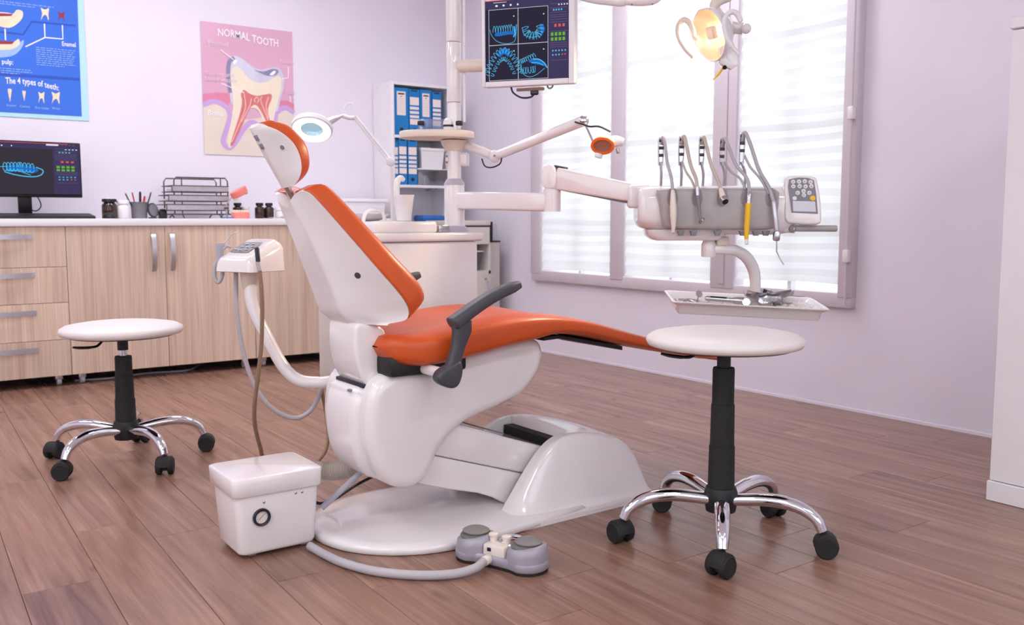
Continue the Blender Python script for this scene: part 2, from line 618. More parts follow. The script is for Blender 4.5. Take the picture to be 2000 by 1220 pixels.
r0 = random.Random(3)
k = -9
while 0.452 + k * PW < WX + 0.2:
    xa = 0.452 + k * PW
    xb = xa + PW
    offs = {0: 2.69, 1: 2.523, 2: 2.04, 8: 1.393, 7: 1.59, 11: 1.397}.get(k, r0.uniform(0, PL))
    ys = offs - PL * math.ceil((offs - Y0R) / PL)
    while ys < WY + 0.05:
        ya, yb = max(ys, Y0R), min(ys + PL, WY + 0.05)
        ys += PL
        if yb - ya < 0.05 or yb < -0.6: continue
        if xa + SK * ((ya + yb) / 2 - 2.45) > WX + 0.02: continue
        plank(xa, xb, ya, yb, 0)
    k += 1

wb = MB().bx(X0 - 0.15, WX + 0.2, WY, WY + 0.15, 0, CEIL).build('wall_back', 'wall'); struct(wb, 'pale lavender wall behind the cabinets')
wl = MB().bx(X0 - 0.15, X0, Y0R, -1.2, 0, CEIL).bx(X0 - 0.15, X0, 2.6, WY, 0, CEIL).bx(X0 - 0.15, X0, -1.2, 2.6, 0, 0.75).bx(X0 - 0.15, X0, -1.2, 2.6, 2.35, CEIL).build('wall_left', 'wall'); struct(wl, 'pale lavender wall left of the viewer')
wf = MB().bx(X0 - 0.15, -0.9, Y0R - 0.15, Y0R, 0, CEIL).bx(2.7, WX + 0.2, Y0R - 0.15, Y0R, 0, CEIL).bx(-0.9, 2.7, Y0R - 0.15, Y0R, 0, 0.75).bx(-0.9, 2.7, Y0R - 0.15, Y0R, 2.35, CEIL).build('wall_front', 'wall'); struct(wf, 'pale lavender wall behind the viewer')
ce = MB().bx(X0 - 0.15, WX + 0.2, Y0R - 0.15, WY + 0.15, CEIL, CEIL + 0.1).build('ceiling', 'ceiling'); struct(ce, 'plain white ceiling')
# window wall with its opening
WA, WB_, WZ0, WZ1 = 2.47, 4.74, 0.50, 2.16
wr = MB()
wr.bx(WX, WX + 0.2, Y0R, WA, 0, CEIL).bx(WX, WX + 0.2, WB_, WY, 0, CEIL).bx(WX, WX + 0.2, WA, WB_, 0, WZ0).bx(WX, WX + 0.2, WA, WB_, WZ1, CEIL)
wr = wr.build('wall_right', 'wall'); struct(wr, 'pale lavender wall with the window')
# hairline of worn plaster along the foot of the window wall
bb = MB()
bb.bx(WX - 0.004, WX, 1.41, WY, 0.0, 0.012)
bb = bb.build('baseboard_right', 'wall'); struct(bb, 'thin worn plaster edge along the floor')

win = thing('window_1', 'wide white three-sash window', None, (WX, 3.6, 0.5)); win['kind'] = 'structure'
XF0, XF1 = WX - 0.035, WX + 0.05
fr = MB()
fr.bx(XF0, XF1, WA - 0.04, WB_ + 0.02, WZ0 - 0.045, WZ0 + 0.02, 0.006)
fr.bx(XF0, XF1, WA - 0.04, WB_ + 0.02, WZ1 - 0.03, WZ1 + 0.03, 0.006)
fr.build('bottom_and_top_rail', 'frame', win)
for ya, yb, nm in ((WA - 0.04, 2.50, 'jamb'), (3.095, 3.245, 'mullion'), (3.90, 4.005, 'mullion'), (4.665, WB_ + 0.02, 'jamb')):
    m = MB().bx(XF0 - 0.006, XF1, ya, yb, WZ0 - 0.0, WZ1, 0.006)
    if nm == 'mullion' and yb - ya > 0.12:
        m.bx(XF0 - 0.014, XF0 - 0.004, (ya + yb) / 2 - 0.022, (ya + yb) / 2 + 0.022, WZ0 + 0.02, WZ1, 0.004)
    m.build(nm, 'frame', win)
SASH = [(2.50, 3.095), (3.245, 3.90), (4.005, 4.665)]
HZ = [0.81, 1.26, 1.70]
for a, b in SASH:
    mid = (a + b) / 2
    for z in HZ: MB().bx(WX + 0.012, WX + 0.05, a, b, z - 0.011, z + 0.011).build('glazing_bar', 'muntin', win)
    MB().bx(WX + 0.012, WX + 0.05, mid - 0.011, mid + 0.011, WZ0, WZ1).build('glazing_bar', 'muntin', win)
    zs = [WZ0 + 0.02] + HZ + [WZ1 - 0.03]
    for z0, z1 in zip(zs, zs[1:]):
        for ya, yb in ((a, mid), (mid, b)):
            MB().bx(WX + 0.022, WX + 0.026, ya, yb, z0, z1).build('pane', 'glass', win)
# bolt rod on the right jamb
rod = MB().cyl((XF0 - 0.022, 2.447, 0.47), (XF0 - 0.022, 2.447, 2.1), 0.0055, n=10)
rod.build('bolt_rod', 'frame', win)
for z in (1.295, 0.685):
    MB().bx(XF0 - 0.034, XF0 - 0.005, 2.434, 2.462, z - 0.028, z + 0.028, 0.005).build('rod_bracket', 'white', win)

# two unseen windows, added to brighten surfaces that face the camera
def added_back_window(n, lb, horizontal):
    t = thing('window_%d' % n, lb, None, (0, 0, 0)); t['kind'] = 'structure'
    a0, a1, z0, z1 = ((-0.9, 2.7, 0.75, 2.35) if horizontal else (-1.2, 2.6, 0.75, 2.35))
    mpf = (lambda a, h, z: (a, Y0R - 0.075 + h, z)) if horizontal else (lambda a, h, z: (X0 - 0.075 + h, a, z))
    def bar(nm, aa, ab, za, zb, h0, h1, m):
        p, q = mpf(aa, h0, za), mpf(ab, h1, zb)
        MB().bx(min(p[0], q[0]), max(p[0], q[0]), min(p[1], q[1]), max(p[1], q[1]), za, zb).build(nm, m, t)
    bar('rail', a0, a1, z0, z0 + 0.06, -0.03, 0.03, 'frame'); bar('rail', a0, a1, z1 - 0.06, z1, -0.03, 0.03, 'frame')
    for i in range(4):
        c = a0 + 0.03 + (a1 - a0 - 0.06) * i / 3
        bar('jamb' if i in (0, 3) else 'mullion', c - 0.03, c + 0.03, z0 + 0.06, z1 - 0.06, -0.03, 0.03, 'frame')
        if i < 3: bar('pane', c + 0.03, c - 0.03 + (a1 - a0 - 0.06) / 3, z0 + 0.06, z1 - 0.06, -0.003, 0.003, 'glass')
    return a0, a1, z0, z1


added_back_window(2, 'wide clear window added for light behind the viewer', True)
added_back_window(3, 'wide clear window added for light in the left wall', False)

# pleated blinds, one in each sash
BL = ['pleated white blind in the sash nearest the tall white cabinet', 'pleated white blind in the middle window sash', 'pleated white blind in the sash behind the hanging monitor']
for (a, b), lb in zip(SASH, BL):
    rr = random.Random(int(a * 100))
    zb = WZ0 + (0.03 if a > 3 else 0.055)
    N = 52
    ph = [rr.uniform(-0.0035, 0.0035) for _ in range(N + 1)]

    def bl(u, v, a=a, b=b, zb=zb, N=N, ph=ph):
        i = int(round(u * N))
        z = zb + (WZ1 - 0.03 - zb) * u
        dx = (0.003 if i % 2 else -0.003) + 0.3 * ph[i] * math.sin(v * 7 + i)
        pad = 0.004 + (0.007 if i % 2 else 0.0)
        y = a + pad + (b - a - 2 * pad) * v
        return (WX - 0.018 + dx, y, z + 0.004 * math.sin(v * 5 + i * 0.4))
    o = MB().grid(N, 8, bl).build('pleated_blind', 'blind', base=(WX - 0.018, (a + b) / 2, zb), smooth=False)
    tag(o, lb, 'blind', 'pleated window blinds')

# ceiling light panels, added out of view to light the room evenly
CP = [(0.1, -0.9), (1.6, -0.7), (-1.0, 0.6), (-0.9, 2.4), (-0.5, 4.4), (0.7, 4.5), (1.9, 4.4), (2.9, 3.2)]
CL = ['behind the viewer', 'behind the viewer near the window wall', 'near the added left window', 'by the left wall', 'in the left back corner', 'above the drawer unit', 'above the tooth poster', 'by the blinds']
M['diffuser'] = emissive('added_lamp_diffuser', (252, 250, 255), CEILING_FILL)
for (x, y), c in zip(CP, CL):
    t = thing('added_ceiling_light', 'added square white ceiling light panel ' + c, 'ceiling light', (x, y, CEIL - 0.03), group='added ceiling light panels')
    f = MB()
    for dx, dy, sx, sy in ((0, 0.31, 0.64, 0.02), (0, -0.31, 0.64, 0.02), (0.31, 0, 0.02, 0.6), (-0.31, 0, 0.02, 0.6)):
        f.box((x + dx, y + dy, CEIL - 0.02), (sx, sy, 0.04), 0.003)
    f.build('added_lamp_frame', 'whitem', t)
    MB().bx(x - 0.3, x + 0.3, y - 0.3, y + 0.3, CEIL - 0.03, CEIL - 0.02).build('diffuser', 'diffuser', t)

# ================================================================== CABINETS ON THE BACK WALL
CF = 5.12


def door(par, x0, x1, z0, z1, hx=None, name='door', vertical=True):
    d = MB().bx(x0 + 0.0012, x1 - 0.0012, CF, CF + 0.018, z0, z1, 0.0012, 1).build(name, 'birch', par)
    if hx is not None:
        h = MB()
        if vertical:
            za, zb = hx[1], hx[2]
            lo = []
            for i in range(13):
                t = i / 12; z = za + (zb - za) * t
                off = 0.028 * math.sin(PI * t) ** 0.6 + 0.002
                lo.append([(hx[0] + s * 0.012, CF - off - q * 0.004, z) for s, q in ((-1, 0), (1, 0), (1, 1), (-1, 1))])
            h.loft(lo)
        else:
            xa, xb, z = hx
            lo = []
            for i in range(13):
                t = i / 12; x = xa + (xb - xa) * t
                off = 0.028 * math.sin(PI * t) ** 0.6 + 0.002
                lo.append([(x, CF - off - q * 0.004, z + s * 0.012) for s, q in ((-1, 0), (1, 0), (1, 1), (-1, 1))])
            h.loft(lo)
        h.build('handle', 'alu', d, sharp=60)
    return d


def caster_small(m, x, y):
    m.cyl((x - 0.011, y, 0.022), (x + 0.011, y, 0.022), 0.022, n=16, bev=0.003)


def cabinet(label, x0, x1, fronts):
    t = thing('cabinet_unit', label, 'cabinet', ((x0 + x1) / 2, CF + 0.25, 0), group='birch cabinet units')
    b = MB().bx(x0 + 0.001, x1 - 0.001, CF + 0.02, WY - 0.03, 0.056, 0.806)
    b.build('carcass', 'carcass', t)
    for f in fronts: f(t)
    for x in (x0 + 0.055, x1 - 0.055):
        m = MB(); caster_small(m, x, CF + 0.05)
        cw = m.build('caster', 'greyl', t)
        MB().bx(x - 0.018, x + 0.018, CF + 0.035, CF + 0.075, 0.03, 0.057, 0.003).build('caster_plate', 'steel', cw)
        m = MB(); caster_small(m, x, WY - 0.1); m.build('caster', 'greyl', t)
    return t


cabinet('birch drawer unit with four drawers under the computer', 0.30, 0.90, [
    (lambda t, a=a, b=b, h=h: door(t, 0.30, 0.90, a, b, (0.45, 0.751, h), 'drawer', False)) for a, b, h in
    ((0.606, 0.806, 0.757), (0.426, 0.604, 0.568), (0.239, 0.424, 0.381), (0.055, 0.237, 0.195))])
cabinet('birch two-door cabinet behind the left stool', 0.90, 1.865, [
    lambda t: door(t, 0.90, 1.384, 0.055, 0.806, (1.322, 0.568, 0.772)),
    lambda t: door(t, 1.384, 1.865, 0.055, 0.806, (1.418, 0.568, 0.772))])
cabinet('birch two-door cabinet half hidden by the chair backrest', 1.865, 2.83, [
    lambda t: door(t, 1.865, 2.347, 0.055, 0.806, (2.315, 0.568, 0.772)),
    lambda t: door(t, 2.347, 2.83, 0.055, 0.806, (2.38, 0.568, 0.772))])
wt = MB().bx(0.29, 2.84, CF - 0.012, WY - 0.002, 0.807, 0.845, 0.004, 2).build('worktop', 'worktop', base=(1.56, 5.37, 0.807))
tag(wt, 'long white worktop over the birch cabinets', 'worktop')
cable = MB().tube([(0.93, 5.23, 0.006), (1.1, 5.20, 0.006), (1.3, 5.25, 0.006), (1.5, 5.22, 0.006), (1.62, 5.38, 0.006)], 0.005, 8).build('floor_cable', 'hose', base=(1.2, 5.2, 0))
tag(cable, 'thin grey cable lying under the cabinets', 'cable')

# ------------------------------------------------------------------ tall shelf with binders
SX0, SX1, SY0 = 2.89, 3.335, 5.365
sh = thing('open_shelf', 'tall white open shelf in the room corner', 'shelf', ((SX0 + SX1) / 2, 5.5, 0))
MB().bx(SX0 - 0.004, SX0 + 0.014, SY0, WY - 0.004, 0, 1.715, 0.002, 1).build('side_panel', 'whitem', sh)
MB().bx(SX1 - 0.018, SX1, SY0, WY - 0.004, 0, 1.715, 0.002, 1).build('side_panel', 'whitem', sh)
MB().bx(SX0 + 0.014, SX1 - 0.018, WY - 0.012, WY - 0.004, 0, 1.715).build('back_panel', 'whitem', sh)
for z in (0.05, 0.40, 0.72, 1.045, 1.362, 1.697):
    MB().bx(SX0 + 0.014, SX1 - 0.018, SY0 + 0.002, WY - 0.012, z, z + 0.018, 0.001, 1).build('shelf_board', 'whitem', sh)
for x in (SX0 + 0.004,):
    for y in (SY0 + 0.06, SY0 + 0.2):
        MB().cyl((x - 0.009, y, 1.69), (x - 0.003, y, 1.69), 0.006, n=10).build('screw_cap', 'white', sh)


def binder(x0, x1, z0, h, kind, label, hole=True, y=SY0 + 0.012):
    t = thing('ring_binder', label, 'binder', ((x0 + x1) / 2, y + 0.1, z0), group='blue ring binders')
    x0 += 0.001; x1 -= 0.001
    c = MB()
    c.bx(x0, x1, y, y + 0.003, z0, z0 + h, 0.001, 1)
    c.bx(x0, x0 + 0.003, y, WY - 0.03, z0, z0 + h, 0.001, 1)
    c.bx(x1 - 0.003, x1, y, WY - 0.03, z0, z0 + h, 0.001, 1)
    c.build('cover', 'blue', t)
    MB().bx(x0 + 0.006, x1 - 0.006, y + 0.02, WY - 0.04, z0 + 0.008, z0 + h - 0.012).build('paper_block', 'label', t)
    wd = x1 - x0
    a = Art(((x0 + x1) / 2, y, z0), (1, 0, 0), (0, 0, 1), (0, -1, 0))
    if kind == 'tag':
        w = min(0.064, wd * 0.62)
        a.rect(-w / 2, h * 0.42, w / 2, h * 0.92); lb = a.build('spine_label', 'label', t)
        a.layer(1).rect(-w * 0.36, h * 0.855, w * 0.36, h * 0.885).ellipse(0, h * 0.815, 0.004, 0.004); a.build('label_print', 'ink', lb)
        a.layer(1)
        for i in range(7): a.line([(-w * 0.36, h * (0.76 - i * 0.045)), (w * 0.36, h * (0.76 - i * 0.045))], 0.0012)
        a.build('label_rules', 'greyl', lb)
    else:
        w = wd * 0.86
        for va, vb in ((0.66, 0.83), (0.565, 0.625), (0.475, 0.53), (0.385, 0.44), (0.24, 0.36)):
            a.layer(0).rect(-w / 2, h * va, w / 2, h * vb); a.build('spine_label', 'label', t)
        a.layer(0).rect(-w * 0.34, h * 0.955, w * 0.34, h * 0.985); a.build('label_print', 'navy', t)
    if hole:
        MB().lathe([(0.011, 0), (0.0125, 0.002), (0.008, 0.002), (0.006, 0.0005)], ((x0 + x1) / 2, y - 0.0005, z0 + h * 0.12), (0, -1, 0), 18).build('finger_ring', 'blackg', t)
    return t


zt = 1.3805
binder(2.906, 3.015, zt, 0.300, 'tag', 'wide blue binder with white label, leftmost on the upper shelf')
binder(3.017, 3.097, zt, 0.296, 'strip', 'blue binder with beige strips, between the two white-labelled binders')
binder(3.099, 3.187, zt, 0.300, 'tag', 'blue binder with white label, right of a beige-striped binder')
binder(3.189, 3.262, zt, 0.292, 'strip', 'blue binder with beige strips, rightmost on the upper shelf')
zt = 1.0635
binder(2.906, 2.934, zt, 0.286, 'strip', 'narrow blue binder at the left end of the second shelf', hole=False)
binder(2.936, 3.000, zt, 0.294, 'strip', 'blue beige-striped binder, middle of three on the second shelf', hole=False)
binder(3.004, 3.075, zt, 0.292, 'strip', 'blue beige-striped binder beside the white lidded box')

bin_ = thing('plastic_bin', 'clear plastic bin of grey pouches on the second shelf', 'bin', (3.2, 5.48, 1.064))
bn = MB()
bn.bx(3.082, 3.306, 5.385, 5.389, 1.064, 1.165); bn.bx(3.082, 3.306, 5.575, 5.579, 1.064, 1.165)
bn.bx(3.082, 3.086, 5.385, 5.579, 1.064, 1.165); bn.bx(3.302, 3.306, 5.385, 5.579, 1.064, 1.165); bn.bx(3.082, 3.306, 5.385, 5.579, 1.064, 1.067)
bn.build('bin_walls', 'binclear', bin_)
MB().bx(3.078, 3.31, 5.381, 5.583, 1.165, 1.172, 0.002).build('rim', 'whitem', bin_)
rr = random.Random(5)
pf = MB()
pf.grid(14, 10, lambda u, v: (3.088 + 0.212 * u, 5.392 + 0.18 * v, 1.09 + 0.05 * math.sin(u * 5 + 1) * math.cos(v * 4) ** 2 + 0.012 * math.sin(u * 23 + v * 17)))
pf.grid(14, 6, lambda u, v: (3.088 + 0.212 * u, 5.392 + 0.004 * math.sin(u * 20), 1.068 + v * (0.022 + 0.05 * math.sin(u * 5 + 1) + 0.012 * math.sin(u * 23))))
pf.build('pouches', 'greyl', bin_)

wb_ = thing('storage_box', 'white lidded box stacked on the clear bin', 'box', (3.2, 5.48, 1.172))
MB().loft([[(x, y, z) for x, y in ((3.2 - a, 5.48 - b), (3.2 + a, 5.48 - b), (3.2 + a, 5.48 + b), (3.2 - a, 5.48 + b))] for a, b, z in ((0.078, 0.080, 1.1725), (0.088, 0.09, 1.288))]).build('box_body', 'whitem', wb_)
MB().bx(3.108, 3.292, 5.386, 5.574, 1.288, 1.308, 0.004).build('lid', 'whitem', wb_)

for i, (c, sz, m, lb) in enumerate([
    ((3.20, 5.48, 0.760), (0.24, 0.17, 0.042), 'binclear', 'flat clear plastic tub on the third shelf'),
    ((3.215, 5.48, 0.803), (0.19, 0.15, 0.042), 'whitem', 'white folded pack under the blue bag on the third shelf'),
    ((3.225, 5.48, 0.848), (0.18, 0.14, 0.044), 'bluebag', 'bright blue soft pack on top of the third shelf pile')]):
    m_ = MB().box(c, sz, 0.016, 3)
    rr = random.Random(i)
    m_.v = [(x + 0.004 * math.sin(40 * y + i), y, z + (0.004 * math.sin(37 * x + i) if i else 0)) for x, y, z in m_.v]
    tag(m_.build(('plastic_tub', 'folded_pack', 'soft_pack')[i], m, base=(c[0], c[1], c[2] - sz[2] / 2)), lb, ('tub', 'pack', 'pack')[i])
m_ = MB().box((3.09, 5.46, 0.803), (0.07, 0.12, 0.034), 0.014, 3)
tag(m_.build('soft_pack', 'bluebag', base=(3.09, 5.46, 0.786)), 'small blue pack at the left of the third shelf pile', 'pack')

# ------------------------------------------------------------------ low beige drawer cart in the corner
ct = thing('drawer_cart', 'beige metal cart with a drawer and an open niche in the corner', 'cart', (3.28, 5.2, 0))
cy0, cy1, cx0, cx1 = 4.98, 5.33, 3.10, 3.385
MB().bx(cx0, cx1, cy0, cy1, 0.80, 0.832, 0.006).build('cart_top', 'beige', ct)
MB().bx(cx0 + 0.005, cx1 - 0.005, cy0 + 0.004, cy1, 0.792, 0.80).build('dark_trim', 'black', ct)
MB().bx(cx0 + 0.004, cx1 - 0.004, cy0 + 0.004, cy1 - 0.004, 0.68, 0.792, 0.003, 1).build('drawer', 'beige', ct)
for xa, xb in ((cx0, cx0 + 0.014), (cx1 - 0.014, cx1)):
    MB().bx(xa, xb, cy0 + 0.004, cy1, 0.04, 0.68).build('side_panel', 'beige', ct)
MB().bx(cx0, cx1, cy1 - 0.012, cy1, 0.04, 0.68).build('back_panel', 'beige', ct)
MB().bx(cx0, cx1, cy0 + 0.004, cy1, 0.49, 0.51).build('niche_floor', 'beige', ct)
dr = MB().bx(cx0 + 0.014, cx1 - 0.014, cy0 + 0.004, cy0 + 0.022, 0.045, 0.49, 0.002, 1).build('door', 'beige', ct)
MB().lathe([(0.009, 0), (0.009, 0.006), (0.006, 0.008)], (cx1 - 0.04, cy0 + 0.003, 0.462), (0, -1, 0), 16).build('lock', 'steel', dr)
MB().tube([(cx1 - 0.026, cy0, 0.44), (cx1 - 0.026, cy0 - 0.02, 0.43), (cx1 - 0.026, cy0 - 0.02, 0.30), (cx1 - 0.026, cy0, 0.29)], 0.005, 8, smooth=False).build('handle', 'alu', dr)
MB().bx(cx1 + 0.001, cx1 + 0.03, cy0 + 0.02, cy0 + 0.05, 0.70, 0.825, 0.004).build('corner_post', 'black', ct)
MB().cyl((cx1 + 0.044, cy0 + 0.02, 0.70), (cx1 + 0.044, cy0 + 0.02, 0.81), 0.010, n=14, bev=0.003).build('push_handle', 'acrylic', ct)
for x in (cx0 + 0.04, cx1 - 0.04):
    for y in (cy0 + 0.05, cy1 - 0.05):
        m = MB(); caster_small(m, x, y); m.build('caster', 'rubber', ct)
nb = thing('niche_bin', 'clear bin holding blue items in the beige cart niche', 'bin', (3.28, 5.1, 0.51))
MB().loft([[(3.27 - a, 5.1 - a * 0.8, z), (3.27 + a, 5.1 - a * 0.8, z), (3.27 + a, 5.1 + a * 0.8, z), (3.27 - a, 5.1 + a * 0.8, z)] for a, z in ((0.07, 0.511), (0.085, 0.63))]).build('bin_walls', 'binclear', nb)
MB().bx(3.18, 3.362, 5.025, 5.175, 0.63, 0.638, 0.002).build('rim', 'whitem', nb)
MB().box((3.26, 5.1, 0.555), (0.10, 0.09, 0.08), 0.02).build('blue_contents', 'bluebag', nb)
sc_ = thing('side_cabinet', 'narrow beige cabinet with a black top beside the cart', 'cabinet', (3.48, 5.2, 0))
MB().bx(3.40, 3.51, 5.06, 5.36, 0.03, 0.690, 0.002, 1).build('cabinet_body', 'beige', sc_)
MB().bx(3.396, 3.514, 5.056, 5.364, 0.690, 0.700, 0.002, 1).build('cabinet_top', 'black', sc_)
for x in (3.42, 3.49):
    MB().cyl((x, 5.09, 0), (x, 5.09, 0.03), 0.012, n=10).build('foot', 'black', sc_)
    MB().cyl((x, 5.33, 0), (x, 5.33, 0.03), 0.012, n=10).build('foot', 'black', sc_)

# ------------------------------------------------------------------ tall white cabinet at the right edge
tc = thing('tall_cabinet', 'tall plain white cabinet at the right edge of the view', 'cabinet', (3.15, 1.0, 0))
MB().bx(2.775, 3.565, 0.60, 1.404, 0.062, 1.388, 0.002, 1).build('cabinet_body', 'whitem', tc)
MB().bx(2.768, 3.572, 0.594, 1.410, 1.390, 1.420, 0.003, 1).build('cabinet_top', 'whitem', tc)
MB().bx(2.768, 3.566, 0.596, 1.408, 0.0, 0.060, 0.002, 1).build('plinth', 'whitem', tc)

# ================================================================== DENTAL CHAIR
YC = 2.235
ch = thing('dental_chair', 'orange reclining dental chair with white body', 'dental chair', (1.45, YC, 0))

# --- floor plate
pl = []
for i in range(25):
    a = PI / 2 + PI * i / 24
    pl.append((1.25 + 0.285 * math.cos(a), YC + 0.005 + 0.27 * math.sin(a)))
pl = [(1.70, YC + 0.22), (1.5, YC + 0.265), (1.36, YC + 0.275)] + pl + [(1.36, YC - 0.262), (1.5, YC - 0.245), (1.70, YC - 0.22)]
m = MB()
base = [(p[0], p[1]) for p in pl]
if area2(base) < 0: base = base[::-1]
loops = []
for ins, z in ((0.006, 0.0), (0.0, 0.004), (0.0, 0.017), (0.006, 0.023), (0.03, 0.027), (0.09, 0.033), (0.16, 0.035)):
    loops.append([(p[0], p[1], z) for p in inset(base, ins)])
m.loft(loops)
m.build('floor_plate', 'white', ch, sharp=60)

# --- base cover: two humps with a channel for the lift arm
HP = smooth_tab([(1.41, 0.012), (1.44, 0.022), (1.475, 0.052), (1.52, 0.108), (1.565, 0.160), (1.61, 0.198), (1.655, 0.216), (1.71, 0.222), (1.79, 0.212), (1.87, 0.185), (1.925, 0.145), (1.96, 0.09), (1.985, 0.014)], 4)


def cover(u, v):
    x = 1.41 + (1.985 - 1.41) * u
    e = (v * 2 - 1)
    h = interp(HP, x)
    ae = abs(e)
    # plan outline: flange half width
    W = 0.245 - 0.012 * u
    k = abs(e) ** 1.0
    y = YC + W * e
    # cross profile of the side wall
    if ae > 0.93: s = 0.0
    else:
        t = (0.93 - ae) / 0.25
        t = min(1, max(0, t))
        s = t * t * (3 - 2 * t)
    crown = 1.0 + 0.05 * (1 - (ae / 0.7) ** 2 if ae < 0.7 else 0)
    z = 0.012 + (h - 0.012) * s * crown
    if ae < 0.56:
        f = min(1, max(0, (x - 1.672) / 0.018))
        z = z * f + 0.02 * (1 - f)
    return (x, y, z)


m = MB().grid(72, 64, cover)
# skirt closing the cover down to the floor
ring = [cover(u / 72, 0) for u in range(73)] + [cover(1, v / 64) for v in range(1, 65)] + [cover(1 - u / 72, 1) for u in range(1, 73)] + [cover(0, 1 - v / 64) for v in range(1, 64)]
m.loft([[(p[0], p[1], 0.0) for p in ring], ring], cap=False)
m.build('base_cover', 'white', ch, sharp=70)
MB().bx(1.655, 1.69, YC - 0.122, YC + 0.128, 0.03, 0.202).build('gaiter', 'rubber', ch)

# --- lift arm
arm_p = [(1.20, 0.30), (1.288, 0.300), (1.665, 0.172), (1.69, 0.10), (1.55, 0.118), (1.234, 0.222), (1.16, 0.24)]
MB().prism(arm_p, XZ, YC - 0.115, YC + 0.12, 0.006, 2).build('lift_arm_upper_cover', 'white', ch, sharp=50)
arm_q = [(1.18, 0.236), (1.234, 0.220), (1.56, 0.114), (1.60, 0.03), (1.50, 0.032), (1.45, 0.062), (1.40, 0.083), (1.30, 0.112), (1.19, 0.150)]
MB().prism(arm_q, XZ, YC - 0.110, YC + 0.115, 0.006, 2).build('lift_arm_lower_cover', 'white', ch, sharp=50)
MB().tube([(1.36, YC + 0.05, 0.2805), (1.44, YC + 0.07, 0.2530), (1.49, YC + 0.02, 0.2360), (1.56, YC + 0.0, 0.2120)], 0.0022, 6).build('arm_seam', 'greyd', ch)

# --- seat body
bp = [(1.063, 0.415), (1.085, 0.440), (1.123, 0.457), (1.165, 0.461), (1.20, 0.453), (1.235, 0.452), (1.28, 0.474), (1.45, 0.500), (1.54, 0.510), (1.588, 0.503), (1.606, 0.478), (1.606, 0.445), (1.586, 0.400),
      (1.53, 0.352), (1.46, 0.328), (1.391, 0.312), (1.34, 0.295), (1.30, 0.272), (1.262, 0.235), (1.240, 0.195), (1.215, 0.160), (1.185, 0.145), (1.148, 0.146), (1.11, 0.162), (1.075, 0.20), (1.055, 0.26), (1.048, 0.32), (1.052, 0.376)]
bp = [(p.x, p.y) for p in catmull([Vector((a, b, 0)) for a, b in bp], 4, True)]
MB().prism(bp, XZ, YC - 0.146, YC + 0.146, 0.030, 5).build('seat_body', 'white', ch, sharp=60)
# rear cover, a strip proud of the body
rp = [(1.040, 0.395), (1.050, 0.412), (1.12, 0.420), (1.14, 0.30), (1.13, 0.175), (1.085, 0.172), (1.052, 0.205), (1.034, 0.26), (1.028, 0.325), (1.032, 0.37)]
rp = [(p.x, p.y) for p in catmull([Vector((a, b, 0)) for a, b in rp], 4, True)]
MB().prism(rp, XZ, YC - 0.100, YC + 0.100, 0.035, 5).build('rear_cover', 'white', ch, sharp=60)
MB().box((1.046, YC - 0.055, 0.4055), (0.022, 0.016, 0.006), 0.001, T=None).build('sticker', 'greyd', ch)
MB().bx(1.058, 1.12, YC - 0.092, YC + 0.07, 0.414, 0.424, 0.002).build('hinge_slot', 'navy', ch)

# --- hinge neck
np_ = [(1.046, 0.580), (1.08, 0.578), (1.112, 0.570), (1.128, 0.552), (1.120, 0.525), (1.117, 0.49), (1.126, 0.455), (1.142, 0.425), (1.11, 0.405), (1.075, 0.414), (1.050, 0.46), (1.040, 0.51), (1.040, 0.55)]
np_ = [(p.x, p.y) for p in catmull([Vector((a, b, 0)) for a, b in np_], 4, True)]
MB().prism(np_, XZ, YC - 0.092, YC + 0.072, 0.010, 4).build('hinge_neck', 'white', ch, sharp=60)

# --- seat frame under the cushion
MB().bx(1.10, 1.33, YC - 0.165, YC + 0.165, 0.446, 0.500, 0.01).build('seat_frame', 'black', ch)
ft = [(1.60, 0.512), (1.66, 0.514), (1.88, 0.468), (1.90, 0.462), (1.90, 0.450), (1.88, 0.456), (1.66, 0.504), (1.60, 0.502)]
MB().prism(ft, XZ, YC - 0.15, YC + 0.15, 0.003, 2).build('leg_frame', 'black', ch)

# --- seat cushion
ZT = smooth_tab([(1.03, 0.548), (1.08, 0.556), (1.14, 0.556), (1.25, 0.566), (1.36, 0.582), (1.47, 0.590), (1.55, 0.588), (1.65, 0.574), (1.75, 0.553), (1.85, 0.526), (2.0, 0.484), (2.15, 0.441), (2.28, 0.405), (2.36, 0.384)])
ZB = smooth_tab([(1.03, 0.505), (1.08, 0.490), (1.14, 0.472), (1.2, 0.466), (1.28, 0.473), (1.36, 0.484), (1.44, 0.498), (1.53, 0.509), (1.60, 0.520), (1.67, 0.516), (1.77, 0.496), (1.89, 0.466), (2.02, 0.439), (2.15, 0.412), (2.28, 0.388), (2.36, 0.372)])
WD = [(1.088, 0.140), (1.105, 0.168), (1.13, 0.190), (1.17, 0.208), (1.26, 0.220), (1.5, 0.225), (1.7, 0.212), (1.9, 0.196), (2.2, 0.178), (2.36, 0.165)]
xs = [1.088 + (2.345 - 1.088) * (i / 72) for i in range(73)]
loops = []
